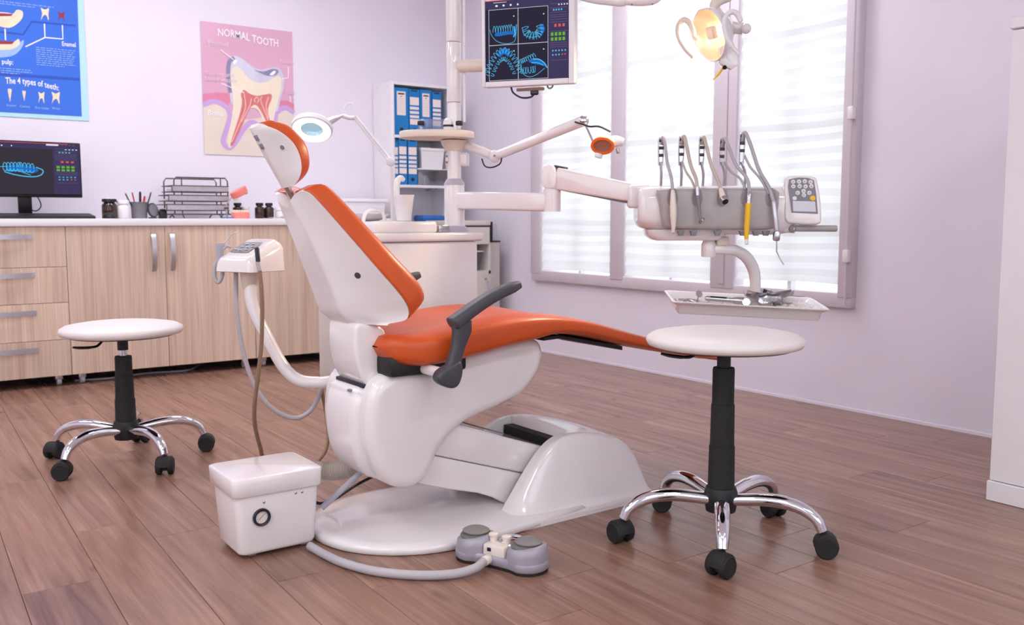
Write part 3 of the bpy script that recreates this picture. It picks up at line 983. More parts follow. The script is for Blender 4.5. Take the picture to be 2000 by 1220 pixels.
for i, x in enumerate(xs):
    zt_, zb_, hw = interp(ZT, x), interp(ZB, x), interp(WD, x)
    c, hh = (zt_ + zb_) / 2, (zt_ - zb_) / 2
    en = 1.0
    d0, d1 = x - xs[0], xs[-1] - x
    r0_ = 0.035
    for d in (d0, d1):
        if d < r0_: en = min(en, math.sqrt(max(0.0, 1 - ((r0_ - d) / r0_) ** 2)))
    shr = 0.02 * (1 - en)
    loop = []
    for k in range(56):
        a = 2 * PI * (k + 0.5) / 56
        ca, sa = math.cos(a), math.sin(a)
        ex = 2 / 3.2
        yy = (hw - shr) * math.copysign(abs(ca) ** 0.42, ca)
        zz = hh * max(en, 0.05) * math.copysign(abs(sa) ** 0.5, sa)
        # slight hollow along the middle of the sitting side
        if sa > 0: zz -= 0.010 * max(0, 1 - (yy / (0.7 * hw)) ** 2)
        loop.append((x, YC + yy, c + zz))
    loops.append(loop)
MB().loft(loops).build('seat_cushion', 'orange', ch, sharp=80)

# --- backrest: shell and cushion as surfaces between a rim and a spine
SPINE = smooth_tab([(0, 1.045), (0.1, 1.018), (0.3, 0.990), (0.55, 0.950), (0.8, 0.913), (1.0, 0.893)])
SPZ = smooth_tab([(0, 0.578), (0.1, 0.608), (0.3, 0.682), (0.55, 0.780), (0.8, 0.862), (1.0, 0.908)])
RIMX = smooth_tab([(0, 1.105), (0.05, 1.135), (0.1, 1.143), (0.2, 1.120), (0.4, 1.061), (0.6, 1.010), (0.8, 0.962), (0.95, 0.925), (1.0, 0.912)])
RIMZ = smooth_tab([(0, 0.578), (0.05, 0.590), (0.1, 0.612), (0.2, 0.652), (0.4, 0.724), (0.6, 0.792), (0.8, 0.858), (0.95, 0.906), (1.0, 0.914)])
HW = smooth_tab([(0, 0.150), (0.05, 0.185), (0.1, 0.198), (0.2, 0.203), (0.4, 0.188), (0.6, 0.162), (0.8, 0.132), (0.95, 0.108), (1.0, 0.090)])


def shell(u, v):
    e = v * 2 - 1
    top = 1.0 - 0.15 * math.exp(-(e / 0.42) ** 2)
    t = u * top
    hw = interp(HW, t)
    sx, sz, rx, rz = interp(SPINE, t), interp(SPZ, t), interp(RIMX, t), interp(RIMZ, t)
    ae = abs(e)
    # rim -> spine: flat flank, then a rounded ridge
    g = min(1, max(0, (1 - ae) / 0.66))
    g = g ** 0.92
    g = g - 0.06 * math.sin(PI * g)
    lip = 0
    x = rx + (sx - rx) * g
    z = rz + (sz - rz) * g
    return (x, YC + 0.012 + hw * e * (1.0 if ae > 0.34 else 1.0), z)


m = MB().grid(44, 48, shell)


def shell_inner(u, v):
    e = v * 2 - 1
    t = u * (1.0 - 0.15 * math.exp(-(e / 0.42) ** 2))
    return (interp(RIMX, t) + 0.004, YC + 0.012 + interp(HW, t) * e * 0.985, interp(RIMZ, t) + 0.004)


m.grid(44, 48, shell_inner)
rim_o = [shell(0, v / 48) for v in range(49)] + [shell(u / 44, 1) for u in range(1, 45)] + [shell(1, 1 - v / 48) for v in range(1, 49)] + [shell(1 - u / 44, 0) for u in range(1, 44)]
rim_i = [shell_inner(0, v / 48) for v in range(49)] + [shell_inner(u / 44, 1) for u in range(1, 45)] + [shell_inner(1, 1 - v / 48) for v in range(1, 49)] + [shell_inner(1 - u / 44, 0) for u in range(1, 44)]
m.loft([rim_o, rim_i], cap=False)
bs = m.build('backrest_shell', 'white2', ch, sharp=50)
pa, pb = Vector(shell(0.36, 0.15)), Vector(shell(0.36, 0.16))
nrm = (Vector(shell(0.40, 0.16)) - pa).cross(Vector(shell(0.36, 0.20)) - pa).normalized()
if nrm.y > 0: nrm = -nrm
MB().lathe([(0.0085, -0.002), (0.0085, 0.0008), (0.001, 0.001)], pa, nrm, 16).build('screw_hole', 'char', bs)


def cushion_pt(u, v, front):
    e = v * 2 - 1
    ae = abs(e)
    t = u * (1.0 - 0.05 * math.exp(-(e / 0.3) ** 2))
    hw = interp(HW, t) + 0.006
    rx, rz = interp(RIMX, t) + 0.002, interp(RIMZ, t) + 0.002
    if not front: return (rx, YC + 0.012 + hw * e * 0.99, rz)
    # thickness with rounded sides and ends
    side = math.sqrt(max(0, 1 - max(0, (ae - 0.78) / 0.22) ** 2))
    ends = math.sqrt(max(0, 1 - max(0, (u - 0.86) / 0.14) ** 2)) * math.sqrt(max(0, 1 - max(0, (0.10 - u) / 0.10) ** 2))
    th = 0.070 * (1 - 0.36 * u) * min(side, ends) * (1 - 0.12 * max(0, 1 - (ae / 0.6) ** 2)) + 0.004
    d = Vector((0.80, 0.60))
    return (rx + d.x * th, YC + 0.012 + hw * e * (1.02 if ae < 0.95 else 1.0), rz + d.y * th)


m = MB()
m.grid(48, 48, lambda u, v: cushion_pt(u, v, True))
m.grid(48, 48, lambda u, v: cushion_pt(u, v, False))


def ringof(f, nu, nv):
    return [f(0, v / nv) for v in range(nv + 1)] + [f(u / nu, 1) for u in range(1, nu + 1)] + [f(1, 1 - v / nv) for v in range(1, nv + 1)] + [f(1 - u / nu, 0) for u in range(1, nu)]


m.loft([ringof(lambda u, v: cushion_pt(u, v, True), 48, 48), ringof(lambda u, v: cushion_pt(u, v, False), 48, 48)], cap=False)
m.build('backrest_cushion', 'orange', ch, sharp=75)

# --- headrest
HS, HN = Vector((0.494, 0, -0.870)), Vector((0.870, 0, 0.494))     # down along the ridge, forwards
H0 = Vector((0.818, YC + 0.012, 1.066))
HWT = smooth_tab([(0, 0.030), (0.08, 0.055), (0.2, 0.076), (0.45, 0.090), (0.75, 0.088), (0.9, 0.074), (1.0, 0.046)])


def head(u, v, kind):
    e = v * 2 - 1; ae = abs(e)
    hw = interp(HWT, u)
    rim = 0.010 + 0.036 * math.sin(PI * min(1, max(0, u * 0.95 + 0.03))) ** 0.8
    if kind == 'shell':
        g = min(1, max(0, (1 - ae) / 0.9))
        n = rim * (1 - g ** 0.9)
        if ae < 0.12: n = rim * (1 - (0.88 / 0.9) ** 0.9)
    elif kind == 'back':
        n = rim + 0.001
    else:
        side = math.sqrt(max(0, 1 - max(0, (ae - 0.7) / 0.3) ** 2))
        ends = math.sqrt(max(0, 1 - max(0, (u - 0.8) / 0.2) ** 2)) * math.sqrt(max(0, 1 - max(0, (0.16 - u) / 0.16) ** 2))
        n = rim + 0.002 + 0.032 * min(side, ends)
    s = 0.164 * u - (0.004 if kind != 'shell' and u < 0.05 else 0)
    p = H0 + HS * s + HN * n
    k = 1.03 if kind == 'front' else 1.0
    return (p.x, p.y + hw * e * k, p.z)


m = MB()
m.grid(30, 32, lambda u, v: head(u, v, 'shell')); m.grid(30, 32, lambda u, v: head(u, v, 'back'))
m.loft([ringof(lambda u, v: head(u, v, 'shell'), 30, 32), ringof(lambda u, v: head(u, v, 'back'), 30, 32)], cap=False)
hs = m.build('headrest_shell', 'white2', ch, sharp=50)
m = MB()
m.grid(30, 32, lambda u, v: head(u, v, 'front')); m.grid(30, 32, lambda u, v: head(u, v, 'back'))
m.loft([ringof(lambda u, v: head(u, v, 'front'), 30, 32), ringof(lambda u, v: head(u, v, 'back'), 30, 32)], cap=False)
m.build('headrest_cushion', 'orange', ch, sharp=75)
pa = Vector(head(0.42, 0.16, 'shell'))
nrm = (Vector(head(0.5, 0.16, 'shell')) - pa).cross(Vector(head(0.42, 0.2, 'shell')) - pa).normalized()
if nrm.y > 0: nrm = -nrm
MB().lathe([(0.010, -0.002), (0.010, 0.0008), (0.007, 0.001)], pa, nrm, 16).build('screw_hole', 'whitem', hs)
MB().lathe([(0.0062, -0.002), (0.0062, 0.0016), (0.003, 0.0018)], pa, nrm, 16).build('screw_head', 'greyd', hs)
for u in (0.16, 0.30):
    q = Vector(head(u, 0.445, 'shell'))
    T = Matrix.Translation(q) @ HS.to_track_quat('X', 'Z').to_matrix().to_4x4()
    MB().box((0, 0, 0), (0.014, 0.012, 0.006), 0.001, T=T).build('clip_slot', 'greyd', hs)
q0 = H0 + HS * 0.12 + HN * 0.012
MB().tube([(q0.x, q0.y, q0.z), (0.915, YC + 0.012, 0.915), (0.945, YC + 0.012, 0.86)], [0.014, 0.014, 0.014], 10, flat=0.5, updir=HN).build('headrest_post', 'steel', ch)

# --- armrests (charcoal), near one complete, far one on the other side
def armrest(sgn):
    y = YC + sgn * 0.262
    pts = [(1.222, y, 0.584), (1.238, y, 0.594), (1.30, y, 0.628), (1.36, y, 0.655), (1.428, y, 0.676)]
    path = catmull(pts, 6)
    lo = []
    for i, p in enumerate(path):
        t = i / (len(path) - 1)
        tx = (path[min(i + 1, len(path) - 1)] - path[max(i - 1, 0)]).normalized()
        nx = Vector((-tx.z, 0, tx.x))
        hh = 0.0165 - 0.003 * t
        ww = 0.024 - 0.004 * t
        en = min(1, 0.72 + 3 * min(t, 1 - t))
        lo.append([p + nx * (b * hh * en) + Vector((0, a * ww * en, 0)) for a, b in rrect(2, 2, 0.55, 3)])
    m = MB().loft(lo)
    a = m.build('armrest', 'char', ch, sharp=50)
    # upright, leaning in towards the seat frame
    st = MB()
    lo = []
    for t, x, z, wx in ((0, 1.250, 0.592, 0.028), (0.3, 1.252, 0.565, 0.026), (0.6, 1.240, 0.525, 0.018), (0.85, 1.228, 0.492, 0.019), (1, 1.222, 0.47, 0.024)):
        lo.append([(x + p[0] * wx, y + p[1] * 0.013, z) for p in rrect(2, 2, 0.6, 3)])
    st.loft(lo).build('upright', 'char', a, sharp=50)
    kn = [(1.236, 0.492), (1.208, 0.484), (1.180, 0.470), (1.172, 0.452), (1.184, 0.437), (1.212, 0.425), (1.232, 0.430), (1.244, 0.452), (1.246, 0.478)]
    kn = [(p.x, p.y) for p in catmull([Vector((p[0], p[1], 0)) for p in kn], 4, True)]
    MB().prism(kn, XZ, y - 0.018, y + 0.018, 0.009, 4).build('pivot_cap', 'char', a, sharp=60)
    MB().cyl((1.20, y, 0.462), (1.20, YC + sgn * 0.11, 0.462), 0.014, n=14).build('pivot_pin', 'white', a)


armrest(-1)
armrest(1)

# ================================================================== FLOOR UTILITY BOX
ub = thing('utility_box', 'white floor utility box with a round pressure gauge', 'utility box', (0.85, 2.31, 0))


def taper(x0, x1, y0, y1, z0, z1, k, r):
    lo = []
    for t in (0, 0.02, 0.06, 0.94, 0.98, 1):
        z = z0 + (z1 - z0) * t
        g = k * (1 - t)
        rr_ = 0.02
        endi = 0.006 if t in (0, 1) else (0.0015 if t in (0.02, 0.98) else 0)
        w_, d_ = (x1 - x0) - 2 * g - 2 * endi, (y1 - y0) - 2 * g - 2 * endi
        lo.append([((x0 + x1) / 2 + a, (y0 + y1) / 2 + b, z) for a, b in rrect(w_, d_, rr_, 4)])
    return MB().loft(lo)


taper(0.742, 0.964, 2.206, 2.392, 0.010, 0.170, 0.010, 0.02).build('box_body', 'white', ub, sharp=50)
taper(0.733, 0.972, 2.198, 2.402, 0.163, 0.211, 0.002, 0.02).build('lid', 'white', ub, sharp=50)
g = MB().lathe([(0.0225, 0), (0.0225, 0.010), (0.0205, 0.0125), (0.0165, 0.011), (0.0162, 0.004), (0.001, 0.004)], (0.806, 2.213, 0.106), (0, -1, 0), 28).build('gauge', 'navy', ub)
a = Art((0.806, 2.2090, 0.106), (1, 0, 0), (0, 0, 1), (0, -1, 0))
a.ellipse(0, 0, 0.0162, 0.0162, 28); a.build('dial', 'label', g)
a.layer(1)
for i in range(11):
    th = math.radians(225 - 27 * i)
    a.line([(0.0125 * math.cos(th), 0.0125 * math.sin(th)), (0.0155 * math.cos(th), 0.0155 * math.sin(th))], 0.0007)
a.line([(-0.007, -0.006), (0.009, 0.0085)], 0.0012); a.build('needle', 'ink', g)
for x, z in ((0.813, 0.143), (0.897, 0.152), (0.914, 0.152)):
    MB().lathe([(0.0035, 0), (0.0035, 0.002), (0.001, 0.003)], (x, 2.2085, z), (0, -1, 0), 12).build('screw', 'steel', ub)
for x, y in ((0.79, 2.24), (0.93, 2.24), (0.79, 2.36), (0.93, 2.36)):
    MB().cyl((x - 0.009, y, 0.011), (x + 0.009, y, 0.011), 0.011, n=16, bev=0.002).build('caster', 'greyl', ub)

# corrugated drain hose, rods and cable behind the box
m = MB()
path = catmull([P(622, 917, d=2.66), P(645, 920, d=2.65), P(668, 918, d=2.63), P(692, 912, d=2.61), P(716, 906, d=2.59)], 14)
m.tube(path, [0.024 + 0.0026 * math.sin(i * PI / 1.5) for i in range(len(path))], 16, smooth=False)
tag(m.build('corrugated_hose', 'hoseb', base=(1.03, 2.39, 0.06)), 'thick beige corrugated hose between utility box and chair', 'hose')
m = MB().tube([(0.985, 2.34, 0.11), (1.0, 2.315, 0.08), (1.04, 2.30, 0.085), (1.10, 2.28, 0.12), (1.15, 2.25, 0.150), (1.18, 2.24, 0.17)], 0.0042, 8)
tag(m.build('black_cable', 'blackg', base=(1.1, 2.3, 0.06)), 'thin black cable running from utility box under the chair', 'cable')
m = MB().tube([P(628, 992, d=2.50), P(650, 972, d=2.51), P(680, 945, d=2.53), P(712, 915, d=2.55)], 0.0085, 10)
tag(m.build('white_tube', 'greyl', base=(1.03, 2.33, 0.05)), 'pale grey tube rising behind the utility box to the chair', 'tube')

# ================================================================== FOOT PEDAL
A_, B_ = Vector((1.246, 1.903, 0)), Vector((1.304, 1.762, 0))
ax = (B_ - A_); LEN = ax.length; ang = math.atan2(ax.y, ax.x)
fp = thing('foot_control', 'grey two-pedal foot control in front of the chair', 'foot pedal', ((A_ + B_) / 2), rotz=ang)
L2 = LEN / 2
# plan: two round lobes with a waist
plan = []
for k in range(17):
    a_ = -PI / 2 + PI * k / 16
    plan.append((L2 + 0.054 * math.cos(a_) - 0.002, 0.054 * math.sin(a_)))
plan += [(0.05, 0.046), (0.0, 0.043), (-0.05, 0.046)]
for k in range(17):
    a_ = PI / 2 + PI * k / 16
    plan.append((-L2 + 0.054 * math.cos(a_) + 0.002, 0.054 * math.sin(a_)))
plan += [(-0.05, -0.046), (0.0, -0.043), (0.05, -0.046)]
lo = []
for ins, z in ((0.006, 0.004), (0.0, 0.010), (0.001, 0.026), (0.004, 0.030)):
    lo.append([(p[0], p[1], z) for p in inset(plan, ins)])
MB().loft(lo).build('pedal_base', 'pedal', fp, sharp=50)
MB().loft([[(p[0], p[1], z) for p in inset(plan, 0.002)] for z in (0.0, 0.006)]).build('rubber_sole', 'rubber', fp)
for sx in (-1, 1):
    cx = sx * (L2 - 0.002)
    lo = []
    for r_, z, dz in ((0.053, 0.020, 0), (0.052, 0.040, 0.008), (0.049, 0.056, 0.011), (0.043, 0.060, 0.012)):
        lo.append([(cx + r_ * math.cos(2 * PI * k / 28) * (0.98), r_ * math.sin(2 * PI * k / 28), z + dz * math.cos(2 * PI * k / 28) * (1 if sx < 0 else -1) * (-sx) * 0.6) for k in range(28)])
    hd = MB().loft(lo).build('pedal_housing', 'pedal', fp, sharp=50)
    MB().sphere((cx, 0, 0.060), 0.041, 28, 10, (1.0, 1.0, 0.24)).build('pedal_gasket', 'pedaltop', hd)
    MB().lathe([(0.026, 0.068), (0.034, 0.0685), (0.034, 0.071), (0.026, 0.0755), (0.012, 0.0775), (0.001, 0.078)], (cx + 0.003 * sx, 0.002, 0), n=28).build('pedal_pad', 'pedalpad', hd)
MB().box((0, -0.012, 0.040), (0.062, 0.05, 0.03), 0.005).build('valve_block', 'ivory', fp)
MB().box((-0.012, -0.0375, 0.044), (0.011, 0.003, 0.009), 0.001).build('port', 'navy', fp)
for x in (-0.019, 0.019):
    MB().lathe([(0.0085, 0.05), (0.010, 0.068), (0.012, 0.069), (0.012, 0.074), (0.009, 0.076)], (x, -0.006, 0), n=18).build('adjuster_knob', 'ivory', fp)
MB().sphere((0.018, 0.022, 0.050), 0.040, 28, 12, (1.0, 0.9, 0.42)).build('chrome_dome', 'chrome', fp)
MB().cyl((-0.01, -0.042, 0.022), (-0.01, -0.064, 0.022), 0.012, n=18, bev=0.002).build('hose_fitting', 'ivory', fp)
q = Matrix.Translation((A_ + B_) / 2) @ Matrix.Rotation(ang, 4, 'Z') @ Vector((-0.01, -0.0645, 0.022))
m = MB().tube([q, q + Matrix.Rotation(ang, 3, 'Z') @ Vector((0, -0.04, -0.004)), (1.12, 1.815, 0.0125), (1.05, 1.86, 0.0115), (0.985, 1.935, 0.0115), (0.945, 2.03, 0.0115), (0.93, 2.12, 0.0115), (0.925, 2.19, 0.0115)], 0.0110, 14, 8)
tag(m.build('pedal_hose', 'hose', base=(1.0, 1.95, 0)), 'grey hose on the floor from foot control to utility box', 'hose')

# ================================================================== STOOLS
def stool(label, c, zs, a0, lever_ang, steel_gap):
    t = thing('swivel_stool', label, 'stool', (c[0], c[1], 0), rotz=0.0, group='round white swivel stools')
    # seat
    R = 0.203
    s = MB().lathe([(0.02, zs), (R - 0.02, zs), (R - 0.006, zs + 0.004), (R, zs + 0.015), (R - 0.003, zs + 0.024), (R - 0.018, zs + 0.033), (R - 0.06, zs + 0.040), (R - 0.13, zs + 0.043), (0.01, zs + 0.044)], n=56)
    s.build('seat', 'vinyl', t, sharp=70)
    MB().lathe([(0.02, zs - 0.004), (R - 0.03, zs - 0.004), (R - 0.018, zs + 0.001), (0.02, zs + 0.002)], n=48).build('seat_underside', 'black', t)
    MB().cyl((0, 0, zs - 0.055), (0, 0, zs), 0.018, n=18).build('seat_spindle', 'black', t)
    if steel_gap:
        MB().cyl((0, 0, zs - 0.08), (0, 0, zs - 0.055), 0.014, n=18).build('gas_rod', 'chrome', t)
    top = zs - (0.075 if steel_gap else 0.055)
    zm = (top - 0.135)
    MB().lathe([(0.02, top), (0.027, top - 0.001), (0.0285, top - 0.006), (0.0285, 0.135 + zm * 0.70)], n=24).build('column_sleeve', 'rubber', t)
    MB().lathe([(0.02, 0.135 + zm * 0.70), (0.0305, 0.135 + zm * 0.70), (0.0315, 0.135 + zm * 0.36)], n=24).build('column_sleeve', 'rubber', t)
    MB().lathe([(0.02, 0.135 + zm * 0.36), (0.0335, 0.135 + zm * 0.36), (0.035, 0.13)], n=24).build('column_sleeve', 'rubber', t)
    MB().lathe([(0.03, 0.146), (0.039, 0.142), (0.0435, 0.128), (0.042, 0.096), (0.039, 0.078), (0.02, 0.075)], n=28).build('hub', 'black', t)
    # lever
    ca, sa = math.cos(lever_ang), math.sin(lever_ang)
    L = lambda r, z: (r * ca, r * sa, z)
    lv = MB().tube([L(0.02, zs - 0.006), L(0.06, zs - 0.012), L(0.085, zs - 0.032), L(0.105, zs - 0.036)], 0.0045, 8).build('lever', 'blackg', t)
    MB().tube([L(0.10, zs - 0.035), L(0.115, zs - 0.036), L(0.145, zs - 0.034), L(0.168, zs - 0.030)], [0.006, 0.0085, 0.0085, 0.006], 10, flat=0.6).build('lever_grip', 'blackg', lv)
    rr = random.Random(int(c[0] * 100))
    for k in range(5):
        a = math.radians(a0 + 72 * k)
        D = Vector((math.cos(a), math.sin(a), 0))
        up = Vector((0, 0, 1))
        pts = [D * r + up * z for r, z in ((0.030, 0.110), (0.07, 0.117), (0.12, 0.124), (0.17, 0.124), (0.215, 0.113), (0.247, 0.092), (0.262, 0.064))]
        lg = MB().tube(pts, [0.0175, 0.0185, 0.0195, 0.0195, 0.0180, 0.0160, 0.014], 16, 6, flat=0.88).build('leg', 'chrome', t, sharp=70)
        ce_ = D * 0.266
        if k == (3 if steel_gap is False else 2) and not steel_gap:
            MB().sphere(tuple(D * 0.150 + up * 0.138), 0.007, 12, 6, (1, 1, 0.5)).build('leg_plug', 'blackg', lg)
        # twin wheel caster, trailing at its own angle
        ca_ = a + rr.uniform(-1.6, 1.6)
        T = Matrix.Translation(ce_) @ Matrix.Rotation(ca_, 4, 'Z')
        cs = MB()
        cs.cyl((0, 0, 0.030), (0, 0, 0.062), 0.008, n=12, T=T)
        hood = [(0.026 * math.cos(PI * i / 10), 0.029 + 0.030 * math.sin(PI * i / 10)) for i in range(11)]
        hood = [(a_ * 1.16, 0.029 + (b_ - 0.029) * 1.08) for a_, b_ in hood]
        cs.prism(hood, lambda p, q, h: Vector((p + 0.006, h, q)), -0.0245, 0.0245, 0.004, 2, T=T)
        cs.box((0.006, 0, 0.029), (0.03, 0.016, 0.03), 0.004, T=T)
        co = cs.build('caster', 'rubber', t)
        for s_ in (-1, 1):
            MB().lathe([(0.008, 0), (0.024, 0.0), (0.0285, 0.003), (0.0285, 0.014), (0.025, 0.0185), (0.014, 0.0175), (0.004, 0.019)], T @ Vector((0.006, s_ * 0.0095, 0.0285)), (T.to_3x3() @ Vector((0, s_, 0))), 24).build('wheel', 'rubber', co, sharp=50)
    return t


stool('white round stool on a black column in the right foreground', (1.850, 1.64), 0.517, 7, math.radians(120), False)
stool('lower white round stool by the birch cabinets', (0.765, 3.409), 0.447, 67, math.radians(190), True)

# ================================================================== helpers for equipment that hangs in the room
FH = Vector((math.cos(HEAD), math.sin(HEAD), 0))


def frame(u, v, d, yaw=0.0, roll=0.0, pitch=0.0):
    """upright local frame (x right, y away, z up) at a measured point"""
    a = math.radians(yaw)
    ex = RT * math.cos(a) + FH * math.sin(a)
    ez = Vector((0, 0, 1)); ey = ez.cross(ex)
    Mx = Matrix((ex, ey, ez)).transposed().to_4x4()
    return Matrix.Translation(P(u, v, d=d)) @ Mx @ Matrix.Rotation(math.radians(roll), 4, 'Y') @ Matrix.Rotation(math.radians(pitch), 4, 'X')


# ================================================================== SPITTOON UNIT WITH COLUMN
su = thing('spittoon_unit', 'white spittoon unit with an upright column behind the chair', 'dental unit', (1.5, 2.9, 0.34))
UX0, UX1, UY0, UY1 = 1.195, 1.800, 2.72, 3.06
MB().prism([(UX0, UY0), (UX1 - 0.01, UY0), (UX1 - 0.01, UY1), (1.37, UY1)], XY, 0.345, 0.770, 0.010, 3).build('unit_body', 'white', su)
MB().prism([(UX0 + 0.03, UY0 - 0.012), (UX1 + 0.01, UY0 - 0.012), (UX1 + 0.01, UY1 + 0.01), (1.39, UY1 + 0.01)], XY, 0.770, 0.800, 0.010, 3).build('unit_top', 'white', su)
MB().bx(1.40, 1.640, UY0 + 0.01, UY1 - 0.02, 0.798, 0.838, 0.012, 3).build('bowl_platform', 'white', su)
MB().bx(1.44, 1.62, UY0 + 0.05, UY0 + 0.22, 0.05, 0.35, 0.02).build('unit_foot', 'white', su)
MB().bx(1.42, 1.66, UY0 + 0.04, UY0 + 0.24, 0.0, 0.05, 0.02).build('unit_plinth', 'white', su)
bowl = MB().lathe([(0.02, 0.838), (0.05, 0.840), (0.075, 0.850), (0.085, 0.862), (0.088, 0.864), (0.080, 0.864), (0.066, 0.852), (0.04, 0.846), (0.01, 0.844)], (1.475, 2.95, 0), n=36).build('spittoon_bowl', 'white', su)
q = P(735, 425, y=2.84)
MB().tube([q + Vector((-0.05, 0, -0.03)), q + Vector((-0.042, 0, 0.012)), q + Vector((-0.01, 0, 0.026)), q + Vector((0.022, 0, 0.018)), q + Vector((0.034, 0, -0.02))], 0.0065, 10).build('rinse_pipe', 'white', su)
q = P(776, 382, y=2.93)
MB().tube([(q.x, q.y, 0.838), (q.x, q.y, 0.90), (q.x - 0.003, q.y, q.z + 0.02), (q.x, q.y, q.z + 0.048), (q.x + 0.014, q.y, q.z + 0.062), (q.x + 0.026, q.y, q.z + 0.054)], [0.010, 0.010, 0.011, 0.012, 0.011, 0.008], 12).build('cup_filler', 'white', su)
MB().bx(1.655, 1.70, UY0 + 0.03, UY0 + 0.09, 0.800, 0.826, 0.004).build('valve', 'steel', su)
# column
CXc, CYc, CD = 1.78, 2.85, 3.34
zc = lambda v: P(888, v, d=CD).z
MB().lathe([(0.050, 0.800), (0.050, 0.803), (0.044, zc(443)), (0.036, zc(441))], (CXc, CYc, 0), n=32).build('column_skirt', 'greyl', su)
MB().lathe([(0.036, zc(442)), (0.036, zc(362))], (CXc, CYc, 0), n=32).build('column_lower', 'white', su)
MB().lathe([(0.0368, zc(362)), (0.0368, zc(359)), (0.028, zc(350)), (0.02, zc(349))], (CXc, CYc, 0), n=32).build('column_collar', 'greyl', su)
MB().cyl((CXc, CYc, zc(352)), (CXc, CYc, zc(204)), 0.0236, n=28).build('column_middle', 'white', su)
MB().cyl((CXc, CYc, zc(203)), (CXc, CYc, zc(90)), 0.0250, n=28, bev=0.001).build('column_upper', 'white', su)
MB().cyl((CXc, CYc, zc(89)), (CXc, CYc, 2.02), 0.0262, n=28, bev=0.001).build('column_top', 'white', su)
MB().cyl((CXc + 0.030, CYc - 0.022, zc(240)), (CXc + 0.030, CYc - 0.022, zc(-40)), 0.005, n=10).build('side_tube', 'white', su)
m = MB()
T = frame(888, 312, CD)
m.box((0.010, 0, 0), (0.082, 0.066, 0.050), 0.010, 3, T=T)
m.build('clamp_block', 'white', su)
MB().lathe([(0.030, zc(296)), (0.032, zc(292)), (0.044, zc(284)), (0.046, zc(276)), (0.03, zc(275))], (CXc, CYc, 0), n=28).build('table_hub', 'cream', su)
for v in (305, 318):
    MB().cyl(T @ Vector((-0.026, -0.034, 0.011 if v == 305 else -0.011)), T @ Vector((-0.026, -0.0365, 0.011 if v == 305 else -0.011)), 0.004, n=10).build('clamp_screw', 'greyd', su)
# tray table on the column
T = frame(853, 264, 3.27)
lo = []
for ins, z in ((0.010, -0.012), (0.002, -0.011), (0.0, -0.006), (0.0, 0.009), (0.003, 0.012), (0.02, 0.012)):
    lo.append([T @ Vector(((0.131 - ins) * math.copysign(abs(math.cos(a)) ** 0.85, math.cos(a)), (0.100 - ins) * math.sin(a), z)) for a in [2 * PI * k / 56 for k in range(56)]])
MB().loft(lo).build('side_table', 'cream', su, sharp=60)
# things on the side table
zt = (T @ Vector((0, 0, 0.012))).z
g = thing('acrylic_guard', 'clear acrylic guard box on the column tray table', 'guard', T @ Vector((-0.01, 0.0, 0.0125)))
m = MB()
m.bx(-0.055, 0.05, -0.052, -0.050, 0.0125, 0.050, T=T); m.bx(-0.055, 0.05, 0.030, 0.032, 0.0125, 0.060, T=T); m.bx(-0.055, -0.053, -0.05, 0.03, 0.0125, 0.042, T=T)
m.build('guard_panel', 'acrylic', g)
for x, lb in ((-0.048, 'blue bottle cap lying at the left of the tray table'), (0.083, 'blue bottle cap right of the column on the tray table')):
    b_ = thing('capped_vial', lb, 'vial', T @ Vector((x, -0.055, 0.0125)), group='vials on the column table')
    c = T @ Vector((x, -0.07, 0.0125))
    MB().cyl(c, c + Vector((0, 0, 0.014)), 0.010, n=16, bev=0.002).build('vial_body', 'acrylic', b_)
    MB().cyl(c + Vector((0, 0, 0.0145)), c + Vector((0, 0, 0.030)), 0.0125, n=16, bev=0.003).build('cap', 'navy', b_)
c = T @ Vector((0.045, -0.062, 0.0125))
b_ = thing('plastic_jar', 'small rounded white jar in front of the column', 'jar', c)
MB().lathe([(0.015, 0), (0.017, 0.004), (0.018, 0.02), (0.015, 0.034), (0.006, 0.041), (0.001, 0.042)], c, n=20).build('jar_body', 'white', b_)
MB().lathe([(0.0185, 0.010), (0.0185, 0.017), (0.017, 0.017)], c, n=20).build('blue_band', 'navy', b_)

# cup on the unit
c = P(789, 429, y=2.80); c.z = 0.8385
cup = thing('drinking_cup', 'white tapered cup standing on the spittoon unit', 'cup', c)
MB().lathe([(0.020, 0), (0.024, 0.001), (0.0345, 0.084), (0.036, 0.086), (0.036, 0.088), (0.034, 0.088), (0.0335, 0.082), (0.023, 0.004), (0.002, 0.003)], c, n=32).build('cup_body', 'whitem', cup)

# ------------------------------------------------------------------ hanging patient monitor on the column
BLc = P(942, 171, d=3.20)
BRc = P(1122, 162, z=BLc.z)
mx = (BRc - BLc); MW = mx.length; mx.normalize()
tilt = math.radians(1.0)
MT = Matrix((mx, Vector((0, 0, 1)).cross(mx), Vector((0, 0, 1)))).transposed().to_4x4()
MT = Matrix.Translation(BLc) @ MT @ Matrix.Rotation(tilt, 4, 'X')
mo = thing('hanging_monitor', 'white framed monitor with blue jaw scans hanging from the column', 'monitor', MT @ Vector((MW / 2, 0, 0)))
MH = 0.299
m = MB()
m.prism([(a + MW / 2, b + MH / 2) for a, b in rrect(MW, MH, 0.010, 3)], lambda a, b, h: Vector((a, h, b)), 0.006, 0.040, 0.006, 2, T=MT)
m.build('monitor_casing', 'whitem', mo)
bz = MB()
for x0, x1, z0, z1 in ((0, 0.012, 0, MH), (MW - 0.020, MW, 0, MH), (0.012, MW - 0.020, 0, 0.018), (0.012, MW - 0.020, MH - 0.014, MH)):
    bz.bx(x0, x1, -0.002, 0.012, z0, z1, 0.003, 2, T=MT)
bz.build('bezel', 'whitem', mo)
M['scr_bg'] = emissive('screen_dark', (46, 42, 60), 1.0)
M['scr_panel'] = emissive('screen_purple', (66, 58, 92), 1.0)
